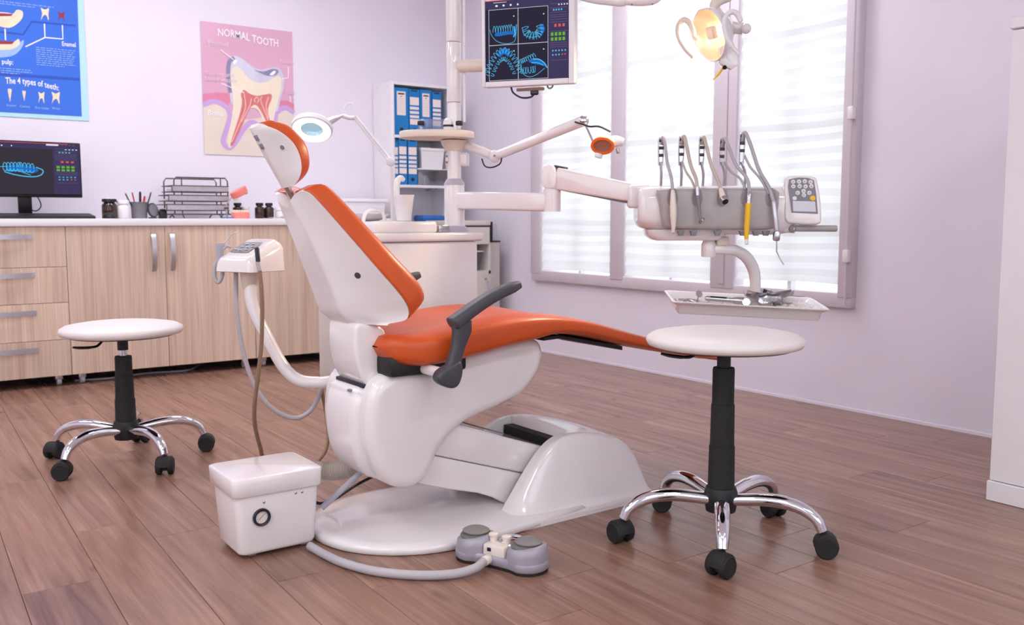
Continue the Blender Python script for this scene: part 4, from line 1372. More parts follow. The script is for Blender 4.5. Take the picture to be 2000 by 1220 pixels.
M['scr_white'] = emissive('screen_white', (226, 232, 240), 1.0)
M['scr_cyan'] = emissive('screen_cyan', (86, 196, 240), 1.0)
M['scr_blue'] = emissive('screen_blue', (38, 108, 190), 1.0)
M['scr_green'] = emissive('screen_green', (104, 176, 56), 1.0)
M['scr_red'] = emissive('screen_red', (214, 92, 96), 1.0)
M['scr_line'] = emissive('screen_line', (116, 104, 140), 1.0)
SW, SH = MW - 0.030, MH - 0.030
sm = MB().bx(0.0115, MW - 0.0195, 0.002, 0.007, 0.0175, MH - 0.0135, T=MT).build('screen', 'scr_bg', mo)


def jaw_teeth(a, pts, w_, h_, n, wl, up=True):
    """row of tooth outlines along a curve"""
    path = catmull([Vector((p[0], p[1], 0)) for p in pts], 8)
    for i in range(n):
        t = (i + 0.5) / n * (len(path) - 1)
        p = path[int(t)]
        tx = (path[min(int(t) + 1, len(path) - 1)] - path[max(int(t) - 1, 0)]).normalized()
        ny = Vector((-tx.y, tx.x, 0)) * (1 if up else -1)
        q = [p - tx * w_ * 0.5, p - tx * w_ * 0.42 + ny * h_ * 0.55, p - tx * w_ * 0.15 + ny * h_, p + tx * w_ * 0.15 + ny * h_, p + tx * w_ * 0.42 + ny * h_ * 0.55, p + tx * w_ * 0.5]
        a.line([(k.x, k.y) for k in q], wl, True)


def screen_art(par, o, ux, uy, nn, SW, SH, quad=True):
    a = Art(o, ux, uy, nn)
    a.lift = 0.0006; a.small = True
    a.rect(SW * 0.755, 0, SW, SH).rect(0, SH * 0.885, SW * 0.755, SH); a.build('side_menu', 'scr_panel', par)
    gx0, gx1, gy0, gy1 = SW * 0.045, SW * 0.75, SH * 0.01, SH * 0.88
    gm, hm = (gx0 + gx1) / 2, (gy0 + gy1) / 2
    a.layer(1)
    lw = 0.0011
    if quad:
        a.line([(gx0, gy0), (gx1, gy0)], lw).line([(gx0, gy1), (gx1, gy1)], lw).line([(gx0, gy0), (gx0, gy1)], lw).line([(gx1, gy0), (gx1, gy1)], lw)
        a.line([(gm, gy0), (gm, gy1)], lw * 1.3).line([(gx0, hm), (gx1, hm)], lw * 1.3)
        for x, y in ((gm - 0.015, gy1 - 0.025), (gx1 - 0.015, gy1 - 0.025), (gm - 0.015, hm - 0.022), (gx1 - 0.015, hm - 0.022)): a.ellipse(x, y, 0.0022, 0.0022, 10)
    for i in range(4): a.ellipse(SW * (0.14 + 0.085 * i), SH * 0.925, 0.005 - 0.0006 * i, 0.0034, 8)
    a.line([(SW * 0.10, SH * 0.965), (SW * 0.26, SH * 0.965)], 0.0014)
    for i in range(4): a.line([(SW * (0.87 + 0.032 * i), SH * 0.885), (SW * (0.885 + 0.032 * i), SH * 0.885)], 0.004)
    a.build('white_marks', 'scr_white', par)
    a.layer(1)
    for i, v in enumerate((0.90, 0.85, 0.795, 0.765, 0.74, 0.71, 0.68, 0.57, 0.43, 0.405, 0.38, 0.22)): a.line([(SW * 0.775, SH * v), (SW * 0.975, SH * v)], 0.0009)
    for i in range(5):
        for r_ in (0.965, 0.985): a.line([(SW * (0.80 + 0.035 * i), SH * r_), (SW * (0.822 + 0.035 * i), SH * r_)], 0.0014)
    a.build('menu_rules', 'scr_line', par)
    a.layer(2)
    for i in range(4): a.line([(SW * (0.81 + 0.03 * i), SH * 0.825), (SW * (0.826 + 0.03 * i), SH * 0.825)], 0.005)
    for r_ in (0.335, 0.285):
        for i in range(5 if r_ > 0.3 else 3): a.line([(SW * (0.80 + 0.036 * i), SH * r_), (SW * (0.815 + 0.036 * i), SH * r_)], 0.0046)
    a.build('blue_icons', 'scr_cyan', par)
    a.layer(2)
    for i in range(3): a.rect(SW * (0.825 + 0.047 * i), SH * 0.62, SW * (0.852 + 0.047 * i), SH * 0.655)
    for i in range(2): a.rect(SW * (0.91 + 0.034 * i), SH * 0.278, SW * (0.924 + 0.034 * i), SH * 0.295)
    a.build('red_icons', 'scr_red', par)
    a.layer(2)
    for r_ in (0.515, 0.455):
        for i in range(4): a.rect(SW * (0.785 + 0.045 * i), SH * r_, SW * (0.815 + 0.045 * i), SH * (r_ + 0.04))
    a.build('green_icons', 'scr_green', par)
    if quad:
        a.layer(2)
        cw, chh = (gx1 - gx0) / 2, (gy1 - gy0) / 2
        p = lambda cx, cy: (lambda u, v: (gx0 + cw * cx + u * cw, gy0 + chh * cy + v * chh))
        q = p(0, 1)
        a.blob([q(0.2, 0.29), q(0.3, 0.36), q(0.75, 0.37), q(0.85, 0.42), q(0.95, 0.55), q(0.92, 0.2), q(0.86, 0.25), q(0.7, 0.28), q(0.3, 0.25)])
        q = p(0, 0)
        a.blob([q(0.3, 0.72), q(0.42, 0.88), q(0.6, 0.9), q(0.72, 0.78), q(0.66, 0.66), q(0.52, 0.74), q(0.38, 0.66)])
        q = p(1, 0)
        a.blob([q(0.35, 0.5), q(0.55, 0.57), q(0.8, 0.45), q(0.97, 0.3), q(0.8, 0.36), q(0.5, 0.42)])
        q = p(1, 1)
        a.blob([q(0.72, 0.48), q(0.82, 0.5), q(0.9, 0.36), q(0.8, 0.2), q(0.72, 0.14), q(0.76, 0.3)])
        a.build('jaw_scan_shading', 'scr_blue', par)
        a.layer(3)
        wl = 0.0014
        q = p(0, 1)
        a.line([q(0.04, 0.45), q(0.1, 0.28), q(0.3, 0.1), q(0.6, 0.03), q(0.85, 0.06), q(0.92, 0.2), q(0.96, 0.55)], wl, True)
        jaw_teeth(a, [q(0.14, 0.36), q(0.5, 0.36), q(0.82, 0.38)], cw * 0.085, chh * 0.17, 8, wl)
        a.line([q(0.86, 0.5), q(0.9, 0.3), q(0.84, 0.2)], wl * 2.5, True)
        q = p(1, 1)
        jaw_teeth(a, [q(0.12, 0.42), q(0.22, 0.2), q(0.45, 0.1), q(0.7, 0.12), q(0.84, 0.28), q(0.86, 0.5)], cw * 0.09, chh * 0.2, 11, wl, True)
        a.line([q(0.14, 0.44), q(0.22, 0.24), q(0.45, 0.16), q(0.7, 0.18)], wl, True)
        q = p(0, 0)
        jaw_teeth(a, [q(-0.0, 0.15), q(0.12, 0.42), q(0.3, 0.66), q(0.5, 0.76), q(0.7, 0.66), q(0.88, 0.42), q(1.0, 0.15)], cw * 0.1, chh * 0.16, 16, wl, True)
        jaw_teeth(a, [q(0.05, 0.15), q(0.18, 0.4), q(0.34, 0.6), q(0.5, 0.66), q(0.66, 0.6), q(0.82, 0.4), q(0.95, 0.15)], cw * 0.07, chh * 0.1, 14, wl, False)
        q = p(1, 0)
        a.line([q(0.1, 0.42), q(0.15, 0.18), q(0.35, 0.06), q(0.6, 0.1), q(0.9, 0.28)], wl, True)
        a.line([q(0.5, 0.55), q(0.7, 0.53), q(0.88, 0.42), q(0.98, 0.28)], wl * 2.4, True)
        a.line([q(0.45, 0.45), q(0.65, 0.44), q(0.85, 0.36)], wl * 1.6, True)
        jaw_teeth(a, [q(0.08, 0.42), q(0.3, 0.5), q(0.6, 0.6)], cw * 0.085, chh * 0.12, 8, wl)
        jaw_teeth(a, [q(0.1, 0.34), q(0.35, 0.33), q(0.58, 0.36)], cw * 0.1, chh * 0.17, 6, wl, False)
        a.build('jaw_scan_lines', 'scr_cyan', par)
    else:
        a.layer(2)
        a.blob([(SW * 0.34, SH * 0.52), (SW * 0.42, SH * 0.56), (SW * 0.56, SH * 0.54), (SW * 0.62, SH * 0.46), (SW * 0.56, SH * 0.40), (SW * 0.46, SH * 0.44), (SW * 0.36, SH * 0.42)])
        a.build('jaw_scan_shading', 'scr_blue', par)
        a.layer(3)
        wl = 0.0028
        a.line([(SW * 0.2, SH * 0.5), (SW * 0.34, SH * 0.52)], wl)
        jaw_teeth(a, [(SW * 0.33, SH * 0.50), (SW * 0.45, SH * 0.51), (SW * 0.58, SH * 0.49)], SW * 0.035, SH * 0.09, 9, wl)
        jaw_teeth(a, [(SW * 0.33, SH * 0.49), (SW * 0.45, SH * 0.48), (SW * 0.58, SH * 0.46)], SW * 0.035, SH * 0.05, 9, wl, False)
        a.line([(SW * 0.32, SH * 0.42), (SW * 0.42, SH * 0.36), (SW * 0.56, SH * 0.33), (SW * 0.64, SH * 0.37), (SW * 0.66, SH * 0.46), (SW * 0.60, SH * 0.52)], wl * 1.6, True)
        a.line([(SW * 0.34, SH * 0.45), (SW * 0.44, SH * 0.44), (SW * 0.55, SH * 0.36)], wl, True)
        a.build('jaw_scan_lines', 'scr_cyan', par)
        a.layer(2)
        a.rect(SW * 0.70, SH * 0.955, SW * 0.81, SH * 0.985); a.build('search_field', 'scr_white', par)
    a.layer(2)
    a.rect(0, SH * (0.985 if quad else 0.99), SW * (0.45 if quad else 0.9), SH * 1.0); a.build('red_bar', 'scr_red', par)


R3 = MT.to_3x3()
screen_art(sm, MT @ Vector((0.0125, 0.002, 0.0185)), R3 @ Vector((1, 0, 0)), R3 @ Vector((0, 0, 1)), R3 @ Vector((0, -1, 0)), SW, SH, True)
# mounting: stub to the column, connector shelf, power lead
c1 = MT @ Vector((0.05, 0.062, 0.082))
c0 = Vector((CXc, CYc, c1.z + 0.002))
c0 = c0 + (c1 - c0).normalized() * 0.02
MB().box((0.05, 0.05, 0.082), (0.05, 0.025, 0.05), 0.004, T=MT).build('mount_plate', 'whitem', mo)
MB().tube([c0, (c0 + c1) / 2, c1], 0.0215, 20, smooth=False).build('mount_tube', 'cream', mo)
MB().box((MW * 0.5, 0.030, -0.010), (0.098, 0.012, 0.010), 0.002, T=MT).build('connector_strip', 'tan', mo)
MB().box((MW * 0.545, 0.030, -0.022), (0.028, 0.014, 0.016), 0.004, T=MT).build('plug', 'blackg', mo)
MB().tube([MT @ Vector(p) for p in ((MW * 0.285, 0.03, 0.004), (MW * 0.31, 0.03, -0.018), (MW * 0.40, 0.03, -0.036), (MW * 0.50, 0.03, -0.036), (MW * 0.55, 0.03, -0.024))], 0.0034, 10).build('power_lead', 'navy', mo)
MB().tube([MT @ Vector(p) for p in ((MW * 0.68, 0.03, 0.004), (MW * 0.69, 0.03, -0.006), (MW * 0.715, 0.03, -0.010), (MW * 0.74, 0.03, -0.004), (MW * 0.745, 0.03, 0.004))], 0.0030, 8).build('cable_loop', 'greyd', mo)

# ------------------------------------------------------------------ whitening lamp on a jointed arm
wl_ = thing('whitening_lamp', 'small orange-rimmed lamp on a white jointed arm', 'lamp', P(922, 288, d=3.30))
e0, e1, e2 = P(912, 283, d=3.31), P(966, 305, d=3.20), P(1140, 236, d=2.98)
MB().tube([e0, e1], 0.0155, 16, smooth=False).build('short_arm', 'white', wl_)
MB().sphere(tuple(e1), 0.022, 18, 10).build('elbow', 'white', wl_)
MB().cyl(e1 + Vector((-0.013, -0.018, 0)), e1 + Vector((-0.0145, -0.020, 0)), 0.004, n=10).build('elbow_screw', 'greyd', wl_)
MB().tube([e1, e1 + (e2 - e1) * 0.04, e2], [0.014, 0.0165, 0.0165], 18, smooth=False).build('long_arm', 'white', wl_)
MB().sphere(tuple(e2), 0.0175, 18, 10).build('ball_joint', 'chrome', wl_)
MB().tube([P(941, 310, d=3.22), P(947, 324, d=3.21), P(960, 327, d=3.19), P(976, 320, d=3.17), P(980, 308, d=3.16)], 0.0026, 8).build('elbow_cable', 'navy', wl_)
hd = P(1178, 283, d=2.93)
MB().cyl(e2, P(1158, 276, d=2.94), 0.0035, n=10).build('stem', 'chrome', wl_)
MB().tube([P(1123, 238, d=2.97), P(1140, 243, d=2.95), P(1152, 247, d=2.94), P(1170, 247, d=2.94), P(1192, 257, d=2.96)], 0.0030, 8).build('lamp_cable', 'navy', wl_)
T = frame(1178, 283, 2.93, 0)
hx = (RT * 0.86 + FH * 0.42 + Vector((0, 0, 0.28))).normalized()       # towards the back of the head
qm = hx.to_track_quat('Z', 'Y').to_matrix().to_4x4()
HT = Matrix.Translation(hd) @ qm
fx = Vector((-0.35, -0.85, -0.40))
lo = []
nf = (-FH * 0.80 - RT * 0.25 + Vector((0, 0, -0.42))).normalized()
qf = nf.to_track_quat('Z', 'Y').to_matrix().to_4x4()
FT = Matrix.Translation(hd) @ qf
ell = lambda r1, r2, z, n=28: [FT @ Vector((r1 * math.cos(2 * PI * k / n), r2 * math.sin(2 * PI * k / n), z)) for k in range(n)]
MB().loft([ell(0.010, 0.008, -0.050), ell(0.022, 0.017, -0.042), ell(0.034, 0.025, -0.02), ell(0.036, 0.027, 0.0)]).build('lamp_head', 'white', wl_)
M['orange_pl'] = mat('orange_plastic', (236, 110, 42), 0.35, var=0.02)
MB().loft([ell(0.036, 0.027, 0.0), ell(0.0385, 0.0295, 0.004), ell(0.038, 0.029, 0.010), ell(0.030, 0.021, 0.011), ell(0.029, 0.020, 0.002)]).build('orange_rim', 'orange_pl', wl_)
MB().loft([ell(0.0295, 0.0205, 0.003), ell(0.0295, 0.0205, 0.005)]).build('lens', mat('lamp_lens', (150, 104, 92), 0.15, coat=0.6), wl_)
MB().tube([hd + RT * 0.028 + Vector((0, 0, 0.010)) + FH * 0.02, hd + RT * 0.045 + Vector((0, 0, 0.013)) + FH * 0.02, hd + RT * 0.066 + Vector((0, 0, 0.010)) + FH * 0.02], [0.020, 0.018, 0.013], 16).build('rear_cap', 'white', wl_)
MB().cyl(hd + RT * 0.046 + Vector((0, 0, -0.008)) + FH * 0.015, hd + RT * 0.050 + Vector((0, 0, -0.026)) + FH * 0.015, 0.006, n=12, bev=0.002).build('thumb_screw', 'steel', wl_)
MB().cyl(hd - RT * 0.012 + Vector((0, 0, -0.026)), hd - RT * 0.016 + Vector((0, 0, -0.040)), 0.012, n=14, bev=0.003).build('switch_knob', 'whitem', wl_)

# ================================================================== INSTRUMENT DELIVERY UNIT
S3 = 3.0 / F_PX
DU = thing('instrument_unit', 'white instrument console with five hanging handpieces on a swing arm', 'dental unit', P(1395, 470, d=3.0))
CT = frame(1395, 410, 3.0, 0)
cp = lambda u, v, y=0.0: CT @ Vector(((u - 1395) * S3, y, (410 - v) * S3))
# swing arms
a0, a1 = Vector((CXc, CYc, zc(391))), P(1078, 395, d=3.14)
d_ = (a1 - a0).normalized(); sd = d_.cross(Vector((0, 0, 1))).normalized()
lo = []
for t in (0.0, 0.03, 0.97, 1.0):
    p = a0 + (a1 - a0) * t + d_ * (0.02 if t == 1.0 else 0)
    k_ = 0.86 if t in (0, 1.0) else 1
    lo.append([p + sd * (a * k_) + Vector((0, 0, b * k_)) for a, b in rrect(0.052, 0.062, 0.010, 3)])
MB().loft(lo).build('lower_arm', 'white', DU, sharp=50)
MB().lathe([(0.030, -0.031), (0.030, 0.040), (0.026, 0.042), (0.026, 0.056), (0.028, 0.058)], a1, n=28).build('arm_joint', 'white', DU)
k0, k1 = P(1077, 346, d=3.14), P(1250, 379, d=3.03)
d_ = (k1 - k0).normalized(); sd = d_.cross(Vector((0, 0, 1))).normalized(); ud = sd.cross(d_)
kn = MB()
kp = [(p.x, p.y) for p in catmull([Vector(p + (0,)) for p in ((-0.022, -0.03), (-0.024, 0.012), (-0.008, 0.038), (0.018, 0.04), (0.030, 0.01), (0.026, -0.03), (0.0, -0.04))], 4, True)]
kn.prism(kp, lambda a, b, h: k0 + d_ * a + Vector((0, 0, b)) + sd * h, -0.036, 0.036, 0.006, 3)
kn.build('arm_knuckle', 'white', DU)
for dz, dx in ((0.018, 0.002), (-0.018, -0.008)):
    q = k0 + sd * -0.0365 + d_ * dx + Vector((0, 0, dz))
    MB().cyl(q - sd * 0.0005, q + sd * 0.001, 0.003, n=10).build('knuckle_screw', 'greyd', DU)
lo = []
for t, hh in ((0.08, 0.070), (0.1, 0.074), (0.9, 0.060), (1.0, 0.055)):
    p = k0 + (k1 - k0) * t
    lo.append([p + sd * a + ud * b for a, b in rrect(0.056, hh, 0.008, 3)])
MB().loft(lo).build('spring_arm', 'white', DU, sharp=50)
p = k0 + (k1 - k0) * 0.5 - ud * 0.034
MB().box((0, 0, 0), ((k1 - k0).length * 0.80, 0.03, 0.006), 0.002, T=Matrix.Translation(p) @ Matrix((d_, sd, ud)).transposed().to_4x4()).build('arm_channel', 'greyd', DU)
MB().box((0, 0, 0), (0.036, 0.045, 0.006), 0.002, T=Matrix.Translation(k0 + d_ * 0.035 + Vector((0, 0, 0.040))) @ Matrix((d_, sd, ud)).transposed().to_4x4()).build('arm_cap', 'char', DU)
MB().box((0, 0, -0.006), (0.075, 0.062, 0.075), 0.012, 3, T=CT @ Matrix.Translation(((1250 - 1395) * S3, 0.03, (380 - 410) * -S3))).build('arm_mount', 'white', DU)
# console housing: rounded sections along x
HSX = [(-150, 0.62, 0), (-147, 0.80, 0), (-139, 0.92, 0), (-122, 1.0, 0), (-60, 1.0, 0), (60, 1.0, 0), (120, 1.0, 0), (137, 0.95, 0), (146, 0.85, 0), (149, 0.72, 0)]
lo = []
for u, k_, _ in HSX:
    zc_ = -0.002 - 0.006 * (u + 146) / 290 * -1
    zt_, zb_ = 0.077 * (0.7 + 0.3 * k_), -0.079 * k_
    if u < -100: zb_ = -0.064 * k_
    cy = 0.02
    loop = []
    for a, b in rrect(2, 2, 0.62, 5):
        y = cy + a * 0.088 * (0.75 + 0.25 * k_)
        z = (zt_ + zb_) / 2 + b * (zt_ - zb_) / 2
        loop.append(CT @ Vector((u * S3, y, z)))
    lo.append(loop)
MB().loft(lo).build('console_housing', 'white', DU, sharp=55)
# under tray of the housing
lo = []
for z, k_ in ((-0.062, 1.0), (-0.080, 0.97), (-0.094, 0.86), (-0.097, 0.80)):
    lo.append([CT @ Vector((-0.095 + a * k_ + (0.022 * (1 - k_)), 0.02 + b * k_, z)) for a, b in rrect(0.25, 0.15, 0.03, 4)])
MB().loft(lo).build('under_cover', 'white', DU, sharp=55)
# grey front panel
pp = [(1271, 371), (1300, 368), (1400, 368), (1480, 368), (1505, 370), (1513, 376), (1512, 400), (1508, 435), (1502, 447), (1480, 449), (1400, 449), (1300, 447), (1284, 445), (1280, 425), (1276, 400), (1270, 380)]
pp = [((u - 1395) * S3 * 0.955 - 0.002, (410 - v) * S3 * 0.97) for u, v in pp]
MB().prism(pp, lambda a, b, h: CT @ Vector((a, h, b)), -0.098, -0.055, 0.014, 4).build('front_panel', 'greyp', DU, sharp=60)
for u in (1322, 1346, 1392, 1440, 1465, 1484):
    MB().prism([((u - 1395 + a) * S3, (450 - 410 + b) * -S3) for a, b in ((-7, 0), (7, 0), (4, 9), (-4, 9))], lambda a, b, h: CT @ Vector((a, h, b)), -0.088, -0.068, 0.002, 2).build('holder_clip', 'greyd', DU)
# thin pads behind the handpieces, darker grey painting the shade of recesses
for u in (1303, 1349, 1397, 1442, 1488):
    c = cp(u, 392, -0.0972)
    lo = []
    for r_, dy in ((12.5, 0.0), (10.0, -0.0016), (9.0, -0.0012)):
        lo.append([CT @ Vector(((u - 1395 + r_ * math.cos(2 * PI * k / 24)) * S3, -0.0970 + dy, (410 - 388 + r_ * 1.55 * math.sin(2 * PI * k / 24)) * S3)) for k in range(24)])
    MB().loft(lo).build('recess_shade_pad', 'greyr', DU)
# whip arms: flat steel forks with rollers, each with its hose and handpiece
WH = [(1288, 1286, 272, 0), (1327, 1325, 270, 0), (1369, 1364, 271, 0), (1410, 1403, 274, 0), (1450, 1441, 263, 0)]
for ub_, ut, vt, _ in WH:
    wa = MB().tube([cp(ub_, 366, -0.02), cp(ub_, 340, -0.025), cp(ut, 318, -0.028)], [0.0042, 0.0042, 0.0042], 10).build('whip_arm', 'steel', DU)
    for s_ in (-1, 1):
        MB().tube([cp(ut + s_ * 3.4 , 325, -0.030), cp(ut + s_ * 4.6, 300, -0.032), cp(ut + s_ * 4.6, vt + 8, -0.034), cp(ut + s_ * 3, vt, -0.035)], 0.0024, 8, flat=2.6, updir=FH).build('fork_plate', 'chrome', wa)
    for v in (vt + 6, vt + 20, vt + 34):
        c = cp(ut, v, -0.036)
        MB().cyl(c - RT * 0.006, c + RT * 0.006, 0.005, n=12).build('roller', 'char', wa)
HO = [
    ('hose', [(1287, 285, -0.03), (1288, 272, -0.045), (1291, 285, -0.058), (1294, 320, -0.075), (1300, 350, -0.098), (1301.5, 376, -0.112)], 0.0042),
    ('hoseb', [(1325, 285, -0.03), (1328, 270, -0.045), (1332, 288, -0.058), (1338, 325, -0.078), (1346, 352, -0.102), (1347.5, 372, -0.114)], 0.0048),
    ('hoseb', [(1364, 285, -0.03), (1366, 272, -0.045), (1370, 290, -0.058), (1378, 328, -0.078), (1388, 355, -0.100), (1392, 372, -0.112)], 0.0046),
    ('hose', [(1403, 290, -0.03), (1405, 274, -0.045), (1412, 290, -0.058), (1424, 325, -0.078), (1442, 352, -0.102), (1445.5, 380, -0.114)], 0.0046),
    ('hose', [(1441, 280, -0.03), (1444, 263, -0.045), (1453, 285, -0.058), (1468, 335, -0.078), (1484, 368, -0.100), (1491, 396, -0.114)], 0.0050),
]
hoses = []
for mt, pts, r_ in HO:
    hoses.append(MB().tube([cp(*q) for q in pts], r_ + 0.0009, 10, 8).build('handpiece_hose', mt, DU))
for pts, mt in (([(1327, 318, -0.03), (1332, 338, -0.06), (1340, 355, -0.085), (1345, 372, -0.105)], 'hoseb'), ([(1407, 318, -0.03), (1418, 338, -0.06), (1432, 352, -0.085), (1440, 372, -0.10)], 'hose'), ([(1446, 305, -0.03), (1455, 330, -0.06), (1470, 352, -0.085), (1484, 380, -0.10)], 'hose')):
    MB().tube([cp(*q) for q in pts], 0.0038, 10, 6).build('return_hose', mt, DU)
def piece(pts, rs, mt, par, nm, n=14): return MB().tube([cp(*q) for q in pts], rs, n, smooth=False).build(nm, mt, par, sharp=50)
h1 = piece([(1301.5, 374, -0.112), (1302, 380, -0.114), (1302.5, 405, -0.118), (1303, 420, -0.119), (1303.5, 445, -0.118), (1303.5, 453, -0.117)], [0.005, 0.0075, 0.0105, 0.0105, 0.006, 0.0048], 'ivory', DU, 'scaler_handpiece')
MB().cyl(cp(1303.5, 453, -0.117), cp(1303.5, 454.2, -0.117), 0.0028, n=10).build('scaler_tip', 'ink', h1)
h2 = piece([(1347.5, 368, -0.113), (1348, 384, -0.117)], [0.0072, 0.0072], 'steel', DU, 'contra_angle_handpiece')
piece([(1348, 384, -0.117), (1350, 400, -0.119), (1353, 422, -0.119), (1355, 430, -0.122)], [0.0066, 0.0062, 0.0046, 0.0046], 'greyd', h2, 'handpiece_neck')
MB().cyl(cp(1354, 433, -0.114), cp(1358, 428, -0.130), 0.0062, n=14, bev=0.001).build('handpiece_head', 'steel', h2)
h3 = piece([(1391.5, 370, -0.112), (1393, 378, -0.116), (1395, 388, -0.124)], [0.0065, 0.0085, 0.0105], 'ivory', DU, 'open_coupling')
MB().cyl(cp(1395, 388, -0.124), cp(1397.5, 395, -0.134), 0.0115, 0.0118, n=20, bev=0.001).build('coupling_sleeve', 'steel', h3)
MB().cyl(cp(1397.3, 394.6, -0.1335), cp(1397.8, 396, -0.1362), 0.0096, n=18).build('coupling_socket', 'ink', h3)
h4 = piece([(1445.5, 377, -0.114), (1445, 382, -0.117), (1443.5, 398, -0.118)], [0.0050, 0.0076, 0.0080], 'steel', DU, 'polishing_handpiece')
piece([(1443.5, 398, -0.118), (1443, 404, -0.1185), (1441.5, 440, -0.119), (1441, 460, -0.119), (1441.2, 465, -0.119)], [0.0088, 0.0092, 0.0086, 0.0066, 0.0058], 'yellow', h4, 'yellow_grip')
piece([(1441.2, 465, -0.119), (1441.6, 472, -0.119), (1442, 475, -0.121)], [0.005, 0.0058, 0.004], 'whitem', h4, 'polishing_head')
h5 = piece([(1490.5, 394, -0.114), (1491, 397, -0.117), (1495, 430, -0.120), (1497, 448, -0.120)], [0.0062, 0.0082, 0.0085, 0.0078], 'alu', DU, 'air_water_syringe')
MB().box((0, 0, 0), (0.021, 0.020, 0.032), 0.006, 2, T=CT @ Matrix.Translation(((1497.5 - 1395) * S3, -0.120, (410 - 459) * S3)) @ Matrix.Rotation(0.06, 4, 'Y')).build('syringe_head', 'steel', h5)
piece([(1498, 468, -0.120), (1498.5, 488, -0.121), (1505, 502, -0.123), (1512, 513, -0.126)], [0.0023, 0.0022, 0.0019, 0.0015], 'steel', h5, 'syringe_nozzle', 8)
# keypad
KT = frame(1568, 392, 2.93, -8, 3.0, -6)
kd = lambda a, b, h: KT @ Vector((a, h, b))
sk = 2.93 / F_PX
kp = [(p.x, p.y) for p in catmull([Vector((a * sk, b * sk, 0)) for a, b in ((-36, 44), (-20, 48), (0, 49), (12, 48), (22, 44), (28, 25), (33, 0), (36, -25), (35, -42), (18, -46), (-8, -46), (-26, -44), (-33, -32), (-36, 0), (-38, 28))], 5, True)]
kb = MB().prism(kp, kd, -0.010, 0.022, 0.008, 3).build('keypad', 'white', DU, sharp=60)
a = Art(kd(0, 0, -0.010), KT.to_3x3() @ Vector((1, 0, 0)), KT.to_3x3() @ Vector((0, 0, 1)), KT.to_3x3() @ Vector((0, -1, 0)))
a.poly([(u * sk, v * sk) for u, v in ((-30, 40), (-12, 44), (6, 44), (17, 40), (23, 15), (29, -24), (28, -25), (-21, -25), (-25, -5), (-31, 25))]); kf = a.build('keypad_face', 'greyd', kb)
a.layer(1); a.poly([(u * sk, v * sk) for u, v in ((-20, -2), (22, -1), (25, -21), (-18, -22))]); a.build('display', mat('lcd_grey', (206, 204, 214), 0.2, var=0.01), kf)
BT = [(-22, 35), (-11, 36), (0, 37), (11, 36), (-21, 26), (-9, 27), (2, 27), (13, 28), (-1, 18), (-12, 14), (10, 15), (0, 10), (-17, 3)]
for u, v in BT:
    MB().cyl(kd(u * sk, v * sk, -0.0105), kd(u * sk, v * sk, -0.0135), 0.0068, n=14, bev=0.001).build('button', 'whitem', kf)
MB().cyl(kd(17 * sk, 5 * sk, -0.0105), kd(17 * sk, 5 * sk, -0.0140), 0.0084, n=16, bev=0.001).build('yellow_button', 'yellow', kf)
a.layer(7)
a.lift = 0.0045
for u, v in BT[:12]:
    a.line([((u - 2) * sk, (v - 1) * sk), (u * sk, (v + 1.8) * sk), ((u + 2) * sk, (v - 1) * sk), ((u - 2) * sk, (v - 1) * sk)], 0.0009)
a.build('button_marks', 'ink', kf)
MB().cyl(cp(1532, 420, 0.0), cp(1548, 420, -0.03), 0.014, n=16).build('keypad_stalk', 'white', DU)
# grab handle
MB().cyl(cp(1524, 445, -0.035), cp(1545, 446, -0.050), 0.0145, n=20, bev=0.002).build('handle_socket', 'white', DU)
gh = MB().cyl(cp(1540, 445, -0.048), cp(1626, 445.5, -0.048), 0.0105, n=20, bev=0.004).build('grab_handle', 'greyp', DU)
MB().cyl(cp(1538, 446, -0.062), cp(1538, 446, -0.034), 0.0115, n=20, bev=0.003).build('handle_cap', 'greyd', gh)
# tray arm
MB().lathe([(0.022, -0.030), (0.024, -0.027), (0.024, 0.010), (0.020, 0.018), (0.020, 0.034)], cp(1386, 483, 0.0), n=26).build('tray_arm_pivot', 'white', DU)
MB().tube([cp(1386, 486, 0), cp(1412, 486, 0.0), cp(1440, 489, 0.01), cp(1466, 503, 0.04), cp(1484, 526, 0.066), cp(1491, 552, 0.078), cp(1491, 592, 0.080), cp(1480, 610, 0.05), cp(1456, 613, -0.04)], [0.017, 0.017, 0.018, 0.0195, 0.0195, 0.0185, 0.0175, 0.014, 0.008], 20, 6).build('tray_arm', 'white', DU)
MB().bx(-0.015, 0.025, -0.02, 0.03, -0.115, -0.085, 0.006, T=CT @ Matrix.Translation((0.022, 0, 0))).build('brake_block', 'cream', DU)

# ------------------------------------------------------------------ instrument tray and the tools on it
TT = frame(1453, 590, 2.93, -2, 2.8, 5.0)
tr = thing('instrument_tray', 'white rectangular instrument tray above the right stool', 'tray', TT @ Vector((0, 0, -0.02)))
tw, td = 0.478, 0.215
prof = [(0.030, -0.030), (0.026, -0.032), (0.022, -0.028), (0.020, -0.008), (0.006, 0.002), (0.0, 0.006), (0.0, 0.0085), (0.004, 0.0095), (0.012, 0.006), (0.026, -0.006), (0.032, -0.016), (0.040, -0.016)]
lo = [[TT @ Vector((a, b, z)) for a, b in rrect(tw - 2 * i_, td - 2 * i_, max(0.006, 0.014 - i_ * 0.2), 3)] for i_, z in prof]
MB().loft(lo).build('tray_body', 'white', tr, sharp=60)
MB().lathe([(0.05, 0), (0.05, -0.004), (0.04, -0.007)], TT @ Vector((0.0, 0, -0.033)), (TT.to_3x3() @ Vector((0, 0, 1))), n=28).build('tray_mount', 'white', tr)
tp = lambda x, y, h: TT @ Vector((x, y, -0.016 + h))
TOOLG = 'steel tools on the instrument tray'


